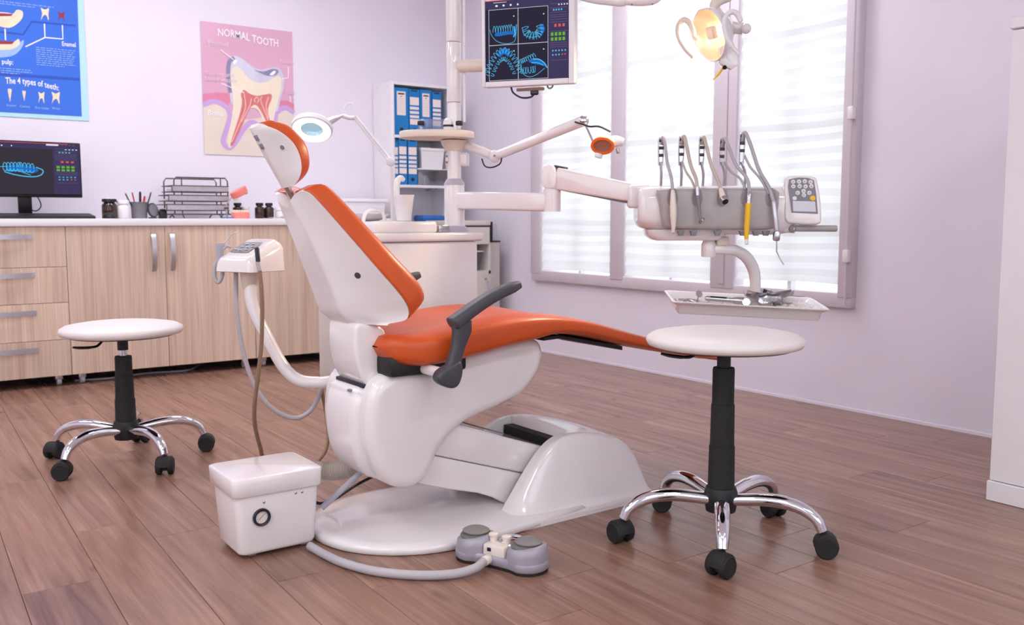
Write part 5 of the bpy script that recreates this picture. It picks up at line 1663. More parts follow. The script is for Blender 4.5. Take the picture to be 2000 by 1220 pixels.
def rodtool(name, label, pts, rs, mt='steel', extra=None):
    t = thing(name, label, 'dental tool', tp(pts[0][0], pts[0][1], 0), group=TOOLG)
    MB().tube([tp(*p) for p in pts], rs, 10, 5).build('tool_handle', mt, t)
    if extra: extra(t)
    return t


def mirror_head(t):
    MB().lathe([(0.0115, -0.001), (0.012, 0), (0.0115, 0.002), (0.001, 0.0025)], tp(-0.140, 0.012, 0.033), tuple(TT.to_3x3() @ Vector((0.35, -0.8, 0.5))), 20, sc=(1, 1)).build('mirror_disc', 'steel', t)


rodtool('mouth_mirror', 'round dental mirror propped at the left end of the tray', [(-0.162, -0.058, 0.0035), (-0.152, -0.03, 0.010), (-0.143, 0.005, 0.026), (-0.140, 0.012, 0.032)], [0.0032, 0.0028, 0.0015, 0.0015], extra=mirror_head)


def forceps_b(t):
    MB().tube([tp(-0.20, 0.025, 0.010), tp(-0.17, 0.005, 0.014), tp(-0.15, -0.005, 0.009), tp(-0.13, -0.002, 0.006)], [0.003, 0.0045, 0.003, 0.001], 8, 5).build('second_jaw', 'steel', t)
    MB().sphere(tuple(tp(-0.168, 0.003, 0.013)), 0.005, 12, 8).build('rivet', 'steel', t)


rodtool('dental_forceps', 'open steel forceps beside the round mirror', [(-0.196, -0.012, 0.004), (-0.18, 0.0, 0.013), (-0.165, 0.008, 0.013), (-0.14, 0.022, 0.010), (-0.12, 0.02, 0.008)], [0.003, 0.004, 0.0045, 0.003, 0.0012], extra=forceps_b)
for i, (x, lb) in enumerate(((-0.112, 'small curved probe nearest the round mirror'), (-0.068, 'small curved probe in front of the penlight barrel'), (-0.010, 'small curved probe left of the glowing penlight lens'), (0.022, 'small curved probe in front of the glowing penlight lens'))):
    rodtool('dental_probe', lb, [(x + 0.006, -0.070, 0.003), (x, -0.04, 0.004), (x - 0.004, -0.02, 0.012), (x + 0.004, -0.008, 0.016)], [0.0022, 0.0022, 0.0013, 0.0008])
pn = thing('penlight', 'steel dental penlight with a lit white lens on the tray', 'penlight', tp(-0.04, 0.045, 0), group=TOOLG)
MB().tube([tp(-0.115, 0.040, 0.016), tp(-0.108, 0.040, 0.016), tp(-0.03, 0.030, 0.016), tp(-0.026, 0.030, 0.016), tp(0.004, 0.024, 0.016)], [0.006, 0.0085, 0.0085, 0.011, 0.012], 16, smooth=False).build('barrel', 'steel', pn)
MB().tube([tp(-0.10, 0.033, 0.0225), tp(-0.05, 0.026, 0.0225)], 0.003, 8, smooth=False).build('clip', 'navy', pn)
lz = tp(0.010, 0.012, 0.014)
MB().lathe([(0.013, -0.006), (0.0135, 0.0), (0.0125, 0.003)], lz, tuple(-FH * 0.8 - RT * 0.2 + Vector((0, 0, 0.45))), 20).build('lens_housing', 'steel', pn)
MB().lathe([(0.0118, 0.0), (0.0118, 0.0035), (0.006, 0.005), (0.001, 0.0052)], lz, tuple(-FH * 0.8 - RT * 0.2 + Vector((0, 0, 0.45))), 20).build('lit_lens', emissive('penlight_lens', (235, 240, 255), 4.0), pn)
for i, (x, y, rz, w_, lb) in enumerate(((0.055, 0.045, 0.35, 0.032, 'steel impression scoop at the back of the tray'), (0.085, 0.02, -0.3, 0.028, 'steel impression scoop with open mouth in the pile'), (0.115, 0.05, 0.1, 0.036, 'longest steel scoop leaning back over the pile'), (0.062, -0.02, -0.7, 0.018, 'small steel scoop at the front of the pile'))):
    t = thing('impression_scoop', lb, 'dental tool', tp(x, y, 0), group=TOOLG)
    Rz = TT @ Matrix.Translation((x, y, -0.016)) @ Matrix.Rotation(rz, 4, 'Z') @ Matrix.Rotation((-0.25, 0.2, -0.12, 0.1)[i], 4, 'X')
    MB().grid(12, 10, lambda u, v: (w_ * 1.4 * (u * 2 - 1), w_ * (v * 2 - 1) * math.sqrt(max(0.02, 1 - (0.9 * (u * 2 - 1)) ** 2)), 0.004 + 0.018 * ((v * 2 - 1) ** 2) + 0.012 * (u * 2 - 1) ** 2 + (0.016, 0.008, 0.022, 0.0)[i]), T=Rz).build('scoop_bowl', 'steel', t)
    MB().tube([Rz @ Vector(p) for p in ((w_ * 1.2, 0, 0.014 + (0.016, 0.008, 0.022, 0.0)[i]), (w_ * 1.9, 0, 0.012 + (0.016, 0.008, 0.022, 0.0)[i]), (w_ * 2.5, 0, 0.014 + (0.016, 0.008, 0.022, 0.0)[i]))], [0.004, 0.005, 0.003], 8, flat=0.4).build('scoop_handle', 'steel', t)
pk = thing('sterile_pouch', 'crumpled clear sterile pouch at the right end of the tray', 'pouch', tp(0.155, 0.0, 0))
MB().grid(18, 14, lambda u, v: tuple(tp(0.095 + 0.125 * u, -0.07 + 0.14 * v, 0.006 + 0.010 * math.sin(u * 9 + v * 4) ** 2 + 0.008 * math.sin(v * 11 - u * 5) ** 2 * math.sin(PI * u)))).build('pouch_film', 'paperpack', pk)
pc = thing('paper_liner', 'white paper liner lying on the tray bottom', 'paper', tp(-0.05, 0, 0))
MB().grid(8, 6, lambda u, v: tuple(tp(-0.205 + 0.30 * u, -0.085 + 0.165 * v, 0.0012 + 0.012 * max(0, v - 0.8) + 0.02 * max(0, 0.12 - u)))).build('paper_sheet', 'label', pc)

# ================================================================== OPERATING LIGHT
ol = thing('operating_light', 'lit dental operating light with two curved handles by the window', 'operating light', P(1395, 70, d=3.0))
OD = 3.0
so = OD / F_PX
oc = P(1386, 68, d=OD)
on = (-FH * 0.46 - RT * 0.80 + Vector((0, 0, -0.34))).normalized()      # facing direction
ou = (Vector((0, 0, 1)) - on * on.z).normalized()
orr = ou.cross(on).normalized()
OT = Matrix((orr, ou, on)).transposed().to_4x4(); OT = Matrix.Translation(oc) @ OT
oring = lambda r1, r2, z, n=40: [OT @ Vector((r1 * math.cos(2 * PI * k / n), r2 * math.sin(2 * PI * k / n), z)) for k in range(n)]
RA, RB = 0.074, 0.086
M['reflector'] = mat('reflector_satin', (255, 234, 206), 0.35, 0.7, var=0.03)
MB().loft([oring(0.02, 0.02, -0.070), oring(0.05, 0.055, -0.062), oring(RA * 0.86, RB * 0.86, -0.038), oring(RA, RB, -0.008), oring(RA * 1.01, RB * 1.01, 0.002), oring(RA * 0.97, RB * 0.97, 0.006), oring(RA * 0.93, RB * 0.93, 0.002)], cap=False).build('lamp_housing', 'white', ol, sharp=60)
MB().loft([oring(RA * 0.93, RB * 0.93, 0.002), oring(RA * 0.80, RB * 0.80, -0.018), oring(RA * 0.55, RB * 0.55, -0.036), oring(RA * 0.25, RB * 0.25, -0.045), oring(0.004, 0.004, -0.046)], cap=False).build('reflector', 'reflector', ol, sharp=80)
MB().box((0.0, 0.004, -0.010), (0.036, 0.040, 0.020), 0.007, 3, T=OT).build('bulb_shield', 'cream', ol)
M['bulb'] = emissive('halogen_bulb', (255, 222, 178), 45.0)
MB().cyl(OT @ Vector((0, 0, -0.040)), OT @ Vector((0, 0, -0.024)), 0.008, n=14).build('bulb', 'bulb', ol)
wp = lambda u, v, d=OD: P(u, v, d=d)
sl = bpy.data.lights.new('operating_light_beam', 'SPOT')
sl.energy = 60.0; sl.color = (1.0, 0.80, 0.52); sl.spot_size = math.radians(95); sl.spot_blend = 0.9; sl.shadow_soft_size = 0.05
slo = bpy.data.objects.new('operating_light_beam', sl); COL.objects.link(slo)
slo.parent = ol
slo.location = oc + on * 0.012 - ORIGIN[ol.name]
slo.rotation_euler = on.to_track_quat('-Z', 'Y').to_euler()
MB().tube([wp(1362, 76), wp(1356, 72), wp(1353, 58), wp(1345, 43), wp(1334, 39), wp(1325, 52), wp(1326, 72), wp(1337, 93), wp(1354, 112)], [0.008, 0.008, 0.0085, 0.009, 0.009, 0.009, 0.008, 0.0075, 0.0065], 12, 6).build('handle', 'cream', ol)
MB().tube([wp(1447, 42, 2.92), wp(1440, 28, 2.92), wp(1430, 23, 2.92), wp(1419, 30, 2.92), wp(1414, 48, 2.92), wp(1419, 72, 2.92), wp(1430, 90, 2.92), wp(1443, 106, 2.92)], [0.0075, 0.0085, 0.0085, 0.0085, 0.008, 0.0075, 0.007, 0.006], 12, 6).build('handle', 'whitem', ol)
MB().tube([wp(1418, 52, 3.03), wp(1435, 54, 3.03), wp(1450, 56, 3.03)], 0.019, 16, smooth=False).build('side_boss', 'white', ol)
MB().sphere(tuple(wp(1457, 56, 3.0)), 0.0165, 22, 12).build('ball_knob', 'white', ol)
MB().prism([(-0.028, 0.03), (0.012, 0.055), (0.034, 0.0), (0.034, -0.026), (0.010, -0.042), (-0.024, -0.024)], lambda a, b, h: wp(1420, 112, 3.02) + RT * a + Vector((0, 0, b)) + FH * h, -0.022, 0.022, 0.005, 2).build('lower_bracket', 'white', ol)
MB().lathe([(0.007, 0.0), (0.007, 0.004), (0.004, 0.005)], wp(1415, 131, 2.99), tuple(-FH + Vector((0, 0, -0.6))), 14).build('bracket_screw', 'blackg', ol)
MB().tube([wp(1412, 133, 3.0), wp(1404, 144, 3.0), wp(1393, 156, 3.0)], [0.0035, 0.0042, 0.002], 8).build('pull_toggle', 'yellow', ol)
# yoke over the head and the arm from the column
MB().tube([wp(1420, 70, 3.09), wp(1412, 40, 3.09), wp(1396, 16, 3.06), wp(1402, 2, 3.05), wp(1425, -8, 3.06), wp(1448, -30, 3.08), wp(1450, -70, 3.08)], [0.013, 0.014, 0.016, 0.018, 0.016, 0.015, 0.015], 14, 6).build('yoke', 'cream', ol)
tpz = 1.90
c0 = Vector((CXc, CYc, tpz))
j1 = wp(1222, 2, 3.12)
MB().tube([c0, c0 + Vector((0.03, -0.02, 0.0)), wp(1000, -90, 3.26), wp(1120, -16, 3.18), wp(1200, 2, 3.13), j1], [0.02, 0.02, 0.02, 0.018, 0.017, 0.016], 14, 6).build('light_arm', 'white', ol)
MB().tube([j1, wp(1250, 2, 3.11), wp(1275, 0, 3.10), wp(1290, -8, 3.10)], [0.014, 0.017, 0.016, 0.012], 12).build('arm_elbow', 'white', ol)
for u, v in ((1234, 9), (1274, 8)):
    MB().sphere(tuple(wp(u, v, 3.095)), 0.0035, 10, 6).build('elbow_screw', 'greyd', ol)
MB().tube([wp(1288, -6, 3.10), wp(1340, -60, 3.10), wp(1410, -100, 3.09), wp(1450, -70, 3.08)], 0.014, 12, 6).build('upper_arm', 'white', ol)

# ================================================================== ASSISTANT CONSOLE
SA = 2.8 / F_PX
AT = frame(488, 506, 2.80, -30)
ac = thing('assistant_console', 'small white assistant console on a bent tube behind the chair', 'dental unit', AT @ Vector((0, 0, -0.05)))
# body plan: square with a cut front-left, top drawn in
lo = []
for z, k_ in ((-0.036, 0.97), (-0.034, 1.0), (0.012, 0.96), (0.026, 0.88), (0.034, 0.74), (0.036, 0.68)):
    lo.append([AT @ Vector((0.002 + a * k_ + 0.006 * (1 - k_), b * k_, z + (0.024 * b / 0.075 if z > 0 else 0))) for a, b in rrect(0.160, 0.150, 0.024, 4)])
MB().loft(lo).build('console_body', 'white', ac, sharp=50)
sl_ = Vector((0, 0.075 * 0.68, 0.024)).normalized()
a = Art(AT @ Vector((-0.008, -0.006, 0.0345)), AT.to_3x3() @ Vector((1, 0, 0)), AT.to_3x3() @ sl_, AT.to_3x3() @ Vector((0, -sl_.z, sl_.y)))
a.poly([(-0.044, -0.030), (0.034, -0.030), (0.040, 0.036), (-0.036, 0.036)]); kf = a.build('keypad_face', 'greyd', ac)
for u, v in ((-0.028, -0.014), (-0.006, -0.018), (0.016, -0.014), (-0.018, 0.004), (0.006, 0.002), (0.024, 0.006), (-0.014, 0.022), (0.012, 0.022)):
    c = a.p(u, v)
    MB().cyl(c, c + Vector((0, 0, 0.002)), 0.0062, n=14).build('button', 'whitem', kf)
MB().lathe([(0.028, 0.012), (0.026, -0.02), (0.021, -0.05), (0.019, -0.052)], P(487, 531, d=2.80), n=22).build('tube_socket', 'cream', ac)
wt_ = lambda u, v, d=2.80: P(u, v, d=d)
MB().tube([wt_(489, 553), wt_(490, 580), wt_(498, 610), wt_(520, 655), wt_(545, 702), wt_(566, 730, 2.8), wt_(590, 744, 2.8), wt_(625, 747, 2.8), wt_(668, 745, 2.78), (1.26, YC + 0.24, 0.33), (1.27, YC + 0.155, 0.32)], [0.0185] * 9 + [0.0185, 0.0185], 18, 7).build('bent_tube', 'white', ac)
# instruments hanging on it
sy = MB().tube([AT @ Vector(p) for p in ((-0.088, -0.035, -0.020), (-0.088, -0.035, 0.004), (-0.087, -0.035, 0.018), (-0.086, -0.035, 0.040), (-0.086, -0.035, 0.048))], [0.010, 0.0095, 0.0105, 0.0145, 0.013], 14, smooth=False).build('air_syringe', 'greyl', ac)
MB().tube([wt_(438, 474), wt_(448, 463), wt_(456, 456), wt_(466, 453)], [0.0022, 0.0018, 0.0016, 0.0012], 8).build('syringe_nozzle', 'steel', sy)
MB().tube([AT @ Vector((-0.088, -0.035, -0.02)), wt_(421, 515), wt_(419, 540), wt_(426, 551), wt_(433, 541), wt_(436, 522), wt_(440, 510)], 0.0062, 12, 6).build('syringe_hose', 'hose', sy)
MB().tube([wt_(436, 487), wt_(443, 481), wt_(452, 483)], 0.004, 10).build('holder_hook', 'greyl', ac)
hv = MB().tube([wt_(503, 512, 2.69), wt_(507, 529, 2.69)], 0.0062, 12, smooth=False).build('suction_handle', 'greyl', ac)
MB().tube([wt_(501, 484, 2.69), wt_(502, 486, 2.69), wt_(504, 511, 2.69)], [0.006, 0.0068, 0.0066], 14, smooth=False).build('suction_tip', 'navy', hv)
hz = thing('suction_hose', 'tan suction hose hanging from assistant console to the floor', 'hose', wt_(512, 880, 2.72))
MB().tube([wt_(507, 529, 2.69), wt_(511, 570, 2.69), wt_(512, 620, 2.70), wt_(510, 680, 2.72), wt_(503, 740, 2.74), wt_(497, 790, 2.76), wt_(498, 830, 2.80), wt_(508, 872, 2.86), wt_(516, 895, 2.90), wt_(545, 905, 2.94), wt_(590, 900, 2.95)], 0.0062, 12, 7).build('hose_line', 'tan', hz)
hz = thing('looped_hose', 'grey hose looping low from assistant console to the spittoon unit', 'hose', wt_(580, 818, 2.9))
MB().tube([wt_(461, 526, 2.82), wt_(461, 570, 2.82), wt_(464, 620, 2.82), wt_(474, 680, 2.83), wt_(490, 735, 2.84), wt_(515, 780, 2.85), wt_(545, 806, 2.86), wt_(578, 816, 2.87), wt_(605, 803, 2.88), wt_(622, 775, 2.89), wt_(633, 735, 2.90)], 0.0070, 12, 7).build('hose_line', 'hose', hz)
hz = thing('drain_hose', 'thin tan hose hanging below the spittoon unit corner', 'hose', wt_(638, 860, 2.95))
MB().tube([wt_(627, 735, 2.90), wt_(630, 770, 2.90), wt_(637, 810, 2.90), wt_(641, 850, 2.88), wt_(636, 880, 2.86), wt_(622, 900, 2.85)], 0.0052, 10, 7).build('hose_line', 'tan', hz)

# ================================================================== MAGNIFIER LAMP
ML = 4.4
mp_ = lambda u, v, d=ML: P(u, v, d=d)
pb_ = mp_(769, 430)
mg = thing('magnifier_lamp', 'glowing round magnifier lamp on a thin white jointed arm', 'lamp', (pb_.x, pb_.y, 0))
cxm = mp_(610, 246)
mn = (-FH * 0.55 + Vector((0, 0, -0.83))).normalized()
MQ = Matrix.Translation(cxm) @ mn.to_track_quat('Z', 'Y').to_matrix().to_4x4()
M['ringglow'] = emissive('ring_tube', (244, 250, 255), 5.0)
mring = lambda r, z, n=44: [MQ @ Vector((r * math.cos(2 * PI * k / n), r * math.sin(2 * PI * k / n), z)) for k in range(n)]
MB().loft([mring(0.052, -0.006), mring(0.088, -0.008), mring(0.097, 0.004), mring(0.095, 0.022), mring(0.089, 0.026), mring(0.089, 0.010), mring(0.058, 0.010), mring(0.052, 0.022), mring(0.050, 0.008), mring(0.052, -0.006)], cap=False).build('lamp_ring', 'whitem', mg)
MB().loft([mring(0.059, 0.012), mring(0.059, 0.024), mring(0.088, 0.024), mring(0.088, 0.012)], cap=False).build('ring_tube', 'ringglow', mg)
MB().loft([mring(0.002, 0.004), mring(0.050, 0.006), mring(0.050, 0.010), mring(0.002, 0.014)]).build('magnifier_lens', clear_glass('lens_glass', (0.72, 0.92, 0.94), 0.10), mg)
MB().tube([mp_(636, 242), mp_(650, 234), mp_(664, 228), mp_(672, 224)], [0.04, 0.034, 0.018, 0.010], 12, flat=0.45).build('head_neck', 'whitem', mg)
MB().tube([mp_(670, 226), mp_(682, 230), mp_(693, 230)], 0.010, 12).build('hinge', 'whitem', mg)
MB().tube([mp_(672, 224), mp_(674, 208), mp_(683, 201), mp_(691, 207), mp_(693, 226)], 0.0035, 8).build('cable_loop', 'whitem', mg)
for dx in (0, 5):
    MB().tube([mp_(690 + dx, 228 - dx * 0.2), mp_(761 + dx, 317 - dx * 0.4)], 0.0055, 10, smooth=False).build('arm_rod', 'whitem', mg)
c = mp_(763, 316)
MB().cyl(c - FH * 0.016, c + FH * 0.016, 0.020, n=20, bev=0.003).build('joint_knob', 'whitem', mg)
MB().cyl((pb_.x, pb_.y, 0.06), mp_(765, 320), 0.010, n=14).build('post', 'whitem', mg)
MB().lathe([(0.16, 0), (0.16, 0.03), (0.15, 0.04), (0.03, 0.06), (0.015, 0.07)], (pb_.x, pb_.y, 0), n=32).build('floor_base', 'whitem', mg)

# ================================================================== POSTERS
M['p_blue'] = mat('poster_blue', (52, 108, 214), 0.35, var=0.05, nscale=3)
M['p_blue2'] = mat('poster_blue_band', (38, 80, 184), 0.35, var=0.04, nscale=3)
M['p_aqua'] = mat('poster_aqua', (178, 220, 232), 0.4, var=0.03, nscale=3)
M['p_white'] = mat('print_white', (244, 240, 246), 0.4)
M['p_pale'] = mat('print_pale_blue', (150, 182, 236), 0.4)
M['p_bone'] = mat('print_bone', (236, 214, 186), 0.45, var=0.08, nscale=30)
M['p_bone2'] = mat('print_bone_shade', (206, 166, 136), 0.45, var=0.08, nscale=30)
M['p_red'] = mat('print_dark_red', (146, 42, 58), 0.45)
M['p_pink'] = mat('poster_pink', (214, 166, 190), 0.35, var=0.07, nscale=2.2)
M['p_sand'] = mat('poster_sand', (222, 208, 196), 0.4, var=0.04, nscale=5)
M['p_enamel'] = mat('print_enamel', (206, 202, 220), 0.35, var=0.10, nscale=9)
M['p_enamel2'] = mat('print_enamel_shade', (138, 132, 166), 0.35, var=0.12, nscale=14)
M['p_dentin'] = mat('print_dentin', (232, 218, 198), 0.4, var=0.03)
M['p_pulp'] = mat('print_pulp', (206, 118, 118), 0.4, var=0.08, nscale=20)
M['p_vein'] = mat('print_vein', (234, 178, 168), 0.4)
M['p_gum'] = mat('print_gum', (216, 130, 158), 0.4, var=0.06, nscale=14)
M['p_lilac'] = mat('print_lilac', (196, 160, 212), 0.4, var=0.05)
M['p_label'] = mat('print_faint_label', (226, 198, 214), 0.4)


def poster(name, label, x0, x1, z0, z1, m, curl=0.0):
    t = thing(name, label, 'poster', ((x0 + x1) / 2, WY - 0.004, z0))
    w_, h_ = x1 - x0, z1 - z0
    wp_ = lambda u, v: curl * (0.5 * max(0, (abs(u / w_ - 0.5) * 2) ** 4) + 0.12 * (1 + math.sin(5 * v / h_)))
    mb = MB()
    n = 16
    mb.grid(n, n, lambda u, v: (x0 + w_ * u, WY - 0.004 - wp_(u * w_, v * h_), z0 + h_ * v))
    mb.grid(n, n, lambda u, v: (x0 + w_ * u, WY - 0.0036 - wp_(u * w_, v * h_), z0 + h_ * v))
    mb.build('paper', m, t)
    a = Art((x0, WY - 0.004, z0), (1, 0, 0), (0, 0, 1), (0, -1, 0))
    return t, a, w_, h_


def para(a, u0, v0, u1, rows, dv, wl):
    rr = random.Random(int(u0 * 1000 + v0 * 77))
    for i in range(rows):
        u = u0
        end = u1 - (0.3 * (u1 - u0) if i == rows - 1 else rr.uniform(0, 0.08) * (u1 - u0))
        while u < end:
            l_ = rr.uniform(0.008, 0.028)
            a.line([(u, v0 - i * dv), (min(u + l_, end), v0 - i * dv)], wl)
            u += l_ + 0.005


# pink tooth poster
t, a, PWD, PHT = poster('tooth_poster', 'pink poster of a tooth in cross-section titled NORMAL TOOTH', 1.768, 2.335, 1.226, 1.998, 'p_pink')
K = lambda *pts: [(u * PWD, v * PHT) for u, v in pts]
a.layer(0).poly(K((0, 0), (1, 0), (1, 0.36), (0.9, 0.385), (0.78, 0.36), (0.6, 0.30), (0.45, 0.28), (0.3, 0.34), (0.15, 0.40), (0, 0.375))); a.build('bone_print', 'p_sand', t)
a.layer(1).poly(K((0, 0.37), (0.12, 0.40), (0.26, 0.37), (0.30, 0.43), (0.28, 0.475), (0.15, 0.475), (0, 0.455))); a.build('gum_print', 'p_gum', t)
a.layer(1).poly(K((1, 0.36), (0.9, 0.395), (0.8, 0.37), (0.78, 0.40), (0.84, 0.45), (0.92, 0.455), (1, 0.43))); a.build('gum_print', 'p_gum', t)
a.layer(1.5).line(K((0, 0.375), (0.12, 0.405), (0.24, 0.37), (0.28, 0.30), (0.24, 0.20), (0.20, 0.10), (0.26, 0.055), (0.33, 0.10), (0.42, 0.20), (0.50, 0.26), (0.58, 0.245), (0.68, 0.16), (0.74, 0.17), (0.78, 0.28), (0.80, 0.35), (0.9, 0.395), (1, 0.36)), 0.030, True); a.build('membrane_print', 'p_lilac', t)
a.layer(2).blob(K((0.27, 0.71), (0.34, 0.765), (0.44, 0.745), (0.54, 0.695), (0.64, 0.68), (0.74, 0.70), (0.83, 0.705), (0.885, 0.655), (0.885, 0.56), (0.84, 0.44), (0.80, 0.36), (0.70, 0.40), (0.45, 0.40), (0.31, 0.39), (0.285, 0.46), (0.265, 0.58))); a.build('enamel_print', 'p_enamel', t)
a.layer(3).line(K((0.295, 0.48), (0.275, 0.60), (0.29, 0.71), (0.345, 0.75)), 0.024, True); a.build('enamel_edge', 'p_enamel2', t)
a.layer(3).blob(K((0.56, 0.67), (0.66, 0.665), (0.76, 0.692), (0.83, 0.685), (0.80, 0.645), (0.70, 0.635))); a.build('enamel_hollow', 'p_enamel2', t)
a.layer(4).blob(K((0.73, 0.645), (0.77, 0.675), (0.80, 0.675), (0.77, 0.645))).blob(K((0.33, 0.71), (0.345, 0.735), (0.375, 0.73), (0.35, 0.70))); a.small = True; a.build('enamel_highlight', 'p_white', t); a.small = False
a.layer(4).blob(K((0.31, 0.65), (0.36, 0.685), (0.42, 0.66), (0.50, 0.60), (0.60, 0.575), (0.70, 0.59), (0.80, 0.635), (0.855, 0.63), (0.85, 0.53), (0.80, 0.40), (0.755, 0.27), (0.725, 0.17), (0.665, 0.22), (0.60, 0.35), (0.52, 0.375), (0.44, 0.32), (0.36, 0.19), (0.29, 0.07), (0.255, 0.06), (0.25, 0.13), (0.30, 0.30), (0.32, 0.42), (0.30, 0.55)), 8); a.build('dentin_print', 'p_dentin', t)
a.layer(5).blob(K((0.405, 0.475), (0.44, 0.51), (0.50, 0.485), (0.58, 0.472), (0.66, 0.485), (0.735, 0.495), (0.745, 0.46), (0.70, 0.37), (0.72, 0.28), (0.738, 0.20), (0.70, 0.23), (0.64, 0.33), (0.56, 0.40), (0.48, 0.35), (0.40, 0.22), (0.31, 0.09), (0.275, 0.075), (0.30, 0.14), (0.385, 0.32), (0.415, 0.42)), 8); a.build('pulp_print', 'p_pulp', t)
a.layer(6)
for pts in (((0.29, 0.10), (0.40, 0.28), (0.45, 0.38), (0.44, 0.48)), ((0.40, 0.26), (0.49, 0.38), (0.52, 0.45)), ((0.72, 0.24), (0.66, 0.36), (0.62, 0.44), (0.64, 0.47)), ((0.70, 0.30), (0.68, 0.40), (0.71, 0.47)), ((0.56, 0.42), (0.55, 0.44), (0.58, 0.46), (0.60, 0.44), (0.58, 0.42))): a.line(K(*pts), 0.006, True)
a.small = True; a.build('nerve_print', 'p_vein', t); a.small = False
a.layer(5).text('NORMAL TOOTH', 0.175 * PWD, 0.89 * PHT, 0.062, 0.76, lambda q: 0.010 - 0.045 * q + 0.006 * math.sin(q * 12)); a.small = True
o = a.build('title_lettering', 'p_white', t)
a.layer(6).text('Enamel', 0.07 * PWD, 0.825 * PHT, 0.042).text('Nerves and', 0.04 * PWD, 0.60 * PHT, 0.036).text('blood vessels', 0.025 * PWD, 0.558 * PHT, 0.036).text('Dentin', 0.845 * PWD, 0.742 * PHT, 0.034).text('Gum', 0.90 * PWD, 0.505 * PHT, 0.034); a.build('label_lettering', 'p_label', t)
a.layer(6).text('Bone', 0.04 * PWD, 0.295 * PHT, 0.046); a.build('bone_lettering', 'p_white', t)
a.layer(6).line(K((0.20, 0.80), (0.335, 0.735)), 0.005).line(K((0.20, 0.545), (0.44, 0.487)), 0.005).line(K((0.945, 0.72), (0.94, 0.635), (0.86, 0.62)), 0.005).line(K((0.955, 0.49), (0.96, 0.44)), 0.005); a.build('pointer_lines', 'p_white', t); a.small = False

# blue poster
t, a, PWD, PHT = poster('dental_chart', 'large blue dental chart above the computer screen', 0.30, 1.136, 1.382, 2.16, 'p_aqua')
BX = lambda x, z: (x - 0.30, z - 1.382)
B = lambda u, v: (lambda p: BX(p.x, p.z))(P(u, v, y=WY - 0.01))
a.layer(0).poly([BX(0.31, 1.402), BX(1.10, 1.405), BX(1.106, 2.15), BX(0.31, 2.15)]); a.build('blue_field', 'p_blue', t)
a.layer(1).poly([BX(0.31, 1.585), BX(1.098, 1.597), BX(1.098, 1.612), BX(0.31, 1.605)]); a.build('fold_band', 'p_blue2', t)
a.layer(1).line([B(0, 62), B(46, 67), B(62, 42), B(148, 50)], 0.010); a.build('step_line', 'p_blue2', t)


def tooth_shape(a, u, v, sx, sy, roots=2):
    q = lambda x, y: B(u + x * sx, v + y * sy)
    if roots == 2: pts = [q(-1, -1), q(-0.3, -0.75), q(0.3, -0.75), q(1, -0.95), q(0.85, 0), q(0.95, 0.7), q(0.8, 1), q(0.45, 0.35), q(0, 0.15), q(-0.5, 0.4), q(-0.95, 0.95), q(-0.8, 0.4), q(-0.7, -0.2)]
    else: pts = [q(-0.8, -0.9), q(0, -1), q(0.9, -0.85), q(0.7, -0.2), q(0.35, 0.6), q(0.15, 1), q(-0.05, 0.6), q(-0.5, -0.1)]
    a.blob(pts, 4)


for u, v, sx, sy, r_ in ((88, 27, 8, 12, 2), (19, 186, 4.5, 13, 1), (47, 187, 4, 10, 1), (81, 190, 6, 11, 2), (109, 191, 8, 12, 2)):
    a.layer(2); tooth_shape(a, u, v, sx, sy, r_); a.build('tooth_print', 'p_bone', t)
a.layer(2); tooth_shape(a, 120, 32, 6.5, 9.5, 2); a.build('red_tooth_print', 'p_red', t)
a.layer(2).blob([B(-22, 24), B(10, 24), B(26, 26), B(33, 19), B(44, 22), B(44, 34), B(34, 46), B(18, 54), B(-4, 50), B(-22, 42)]); a.build('jaw_print', 'p_bone', t)
a.layer(3).poly([B(-22, 24), B(26, 27), B(22, 31), B(-22, 32)]); a.build('jaw_red', 'p_red', t)
a.layer(2).blob([B(-22, 82), B(10, 84), B(26, 82), B(36, 76), B(39, 84), B(32, 92), B(16, 97), B(-22, 96)]); a.build('jaw_print', 'p_bone', t)
a.layer(3).poly([B(-22, 78), B(28, 81), B(24, 86), B(-22, 86)]); a.build('jaw_red', 'p_red', t)
a.layer(1).blob([B(-22, 80), B(24, 90), B(46, 78), B(42, 94), B(26, 108), B(-2, 112), B(-22, 106)]); a.build('pale_jaw_outline', 'p_pale', t)
a.layer(3).line([B(87, 46), B(88, 73), B(50, 91)], 0.006).line([B(88, 73), B(123, 76), B(122, 49)], 0.006).line([B(10, 56), B(11, 78)], 0.006); a.small = True; a.build('pointer_lines', 'p_white', t)
a.layer(3)
u0, v0 = B(121, 89); a.text('Enamel', u0, v0, 0.034, 0.72)
u0, v0 = B(-32, 121); a.text('Dental pulp:', u0, v0, 0.036, 0.78)
u0, v0 = B(11, 163); a.text('The 4 types of teeth:', u0, v0, 0.046, 0.66, lambda q: 0.010 * math.sin(q * 9) - 0.035 * q)
a.build('heading_lettering', 'p_white', t)
a.layer(3)
for wd, u, v in (('Incisor', 13, 207), ('Canine', 39, 209), ('Pre molar', 69, 212), ('Molar', 102, 213)):
    u0, v0 = B(u, v); a.text(wd, u0, v0, 0.017)
u0, v0 = B(70, 92); u1, _ = B(147, 92); para(a, u0, v0, u1, 9, 0.0112, 0.0034)
u0, v0 = B(-30, 130); u1, _ = B(66, 130); para(a, u0, v0, u1, 3, 0.0115, 0.0034)
u0, v0 = B(-20, 4); u1, _ = B(106, 4); para(a, u0, v0 + 0.012, u1, 2, 0.0115, 0.0034)
a.build('small_lettering', 'p_pale', t)

# ================================================================== THINGS ON THE WORKTOP
WZ = 0.8455
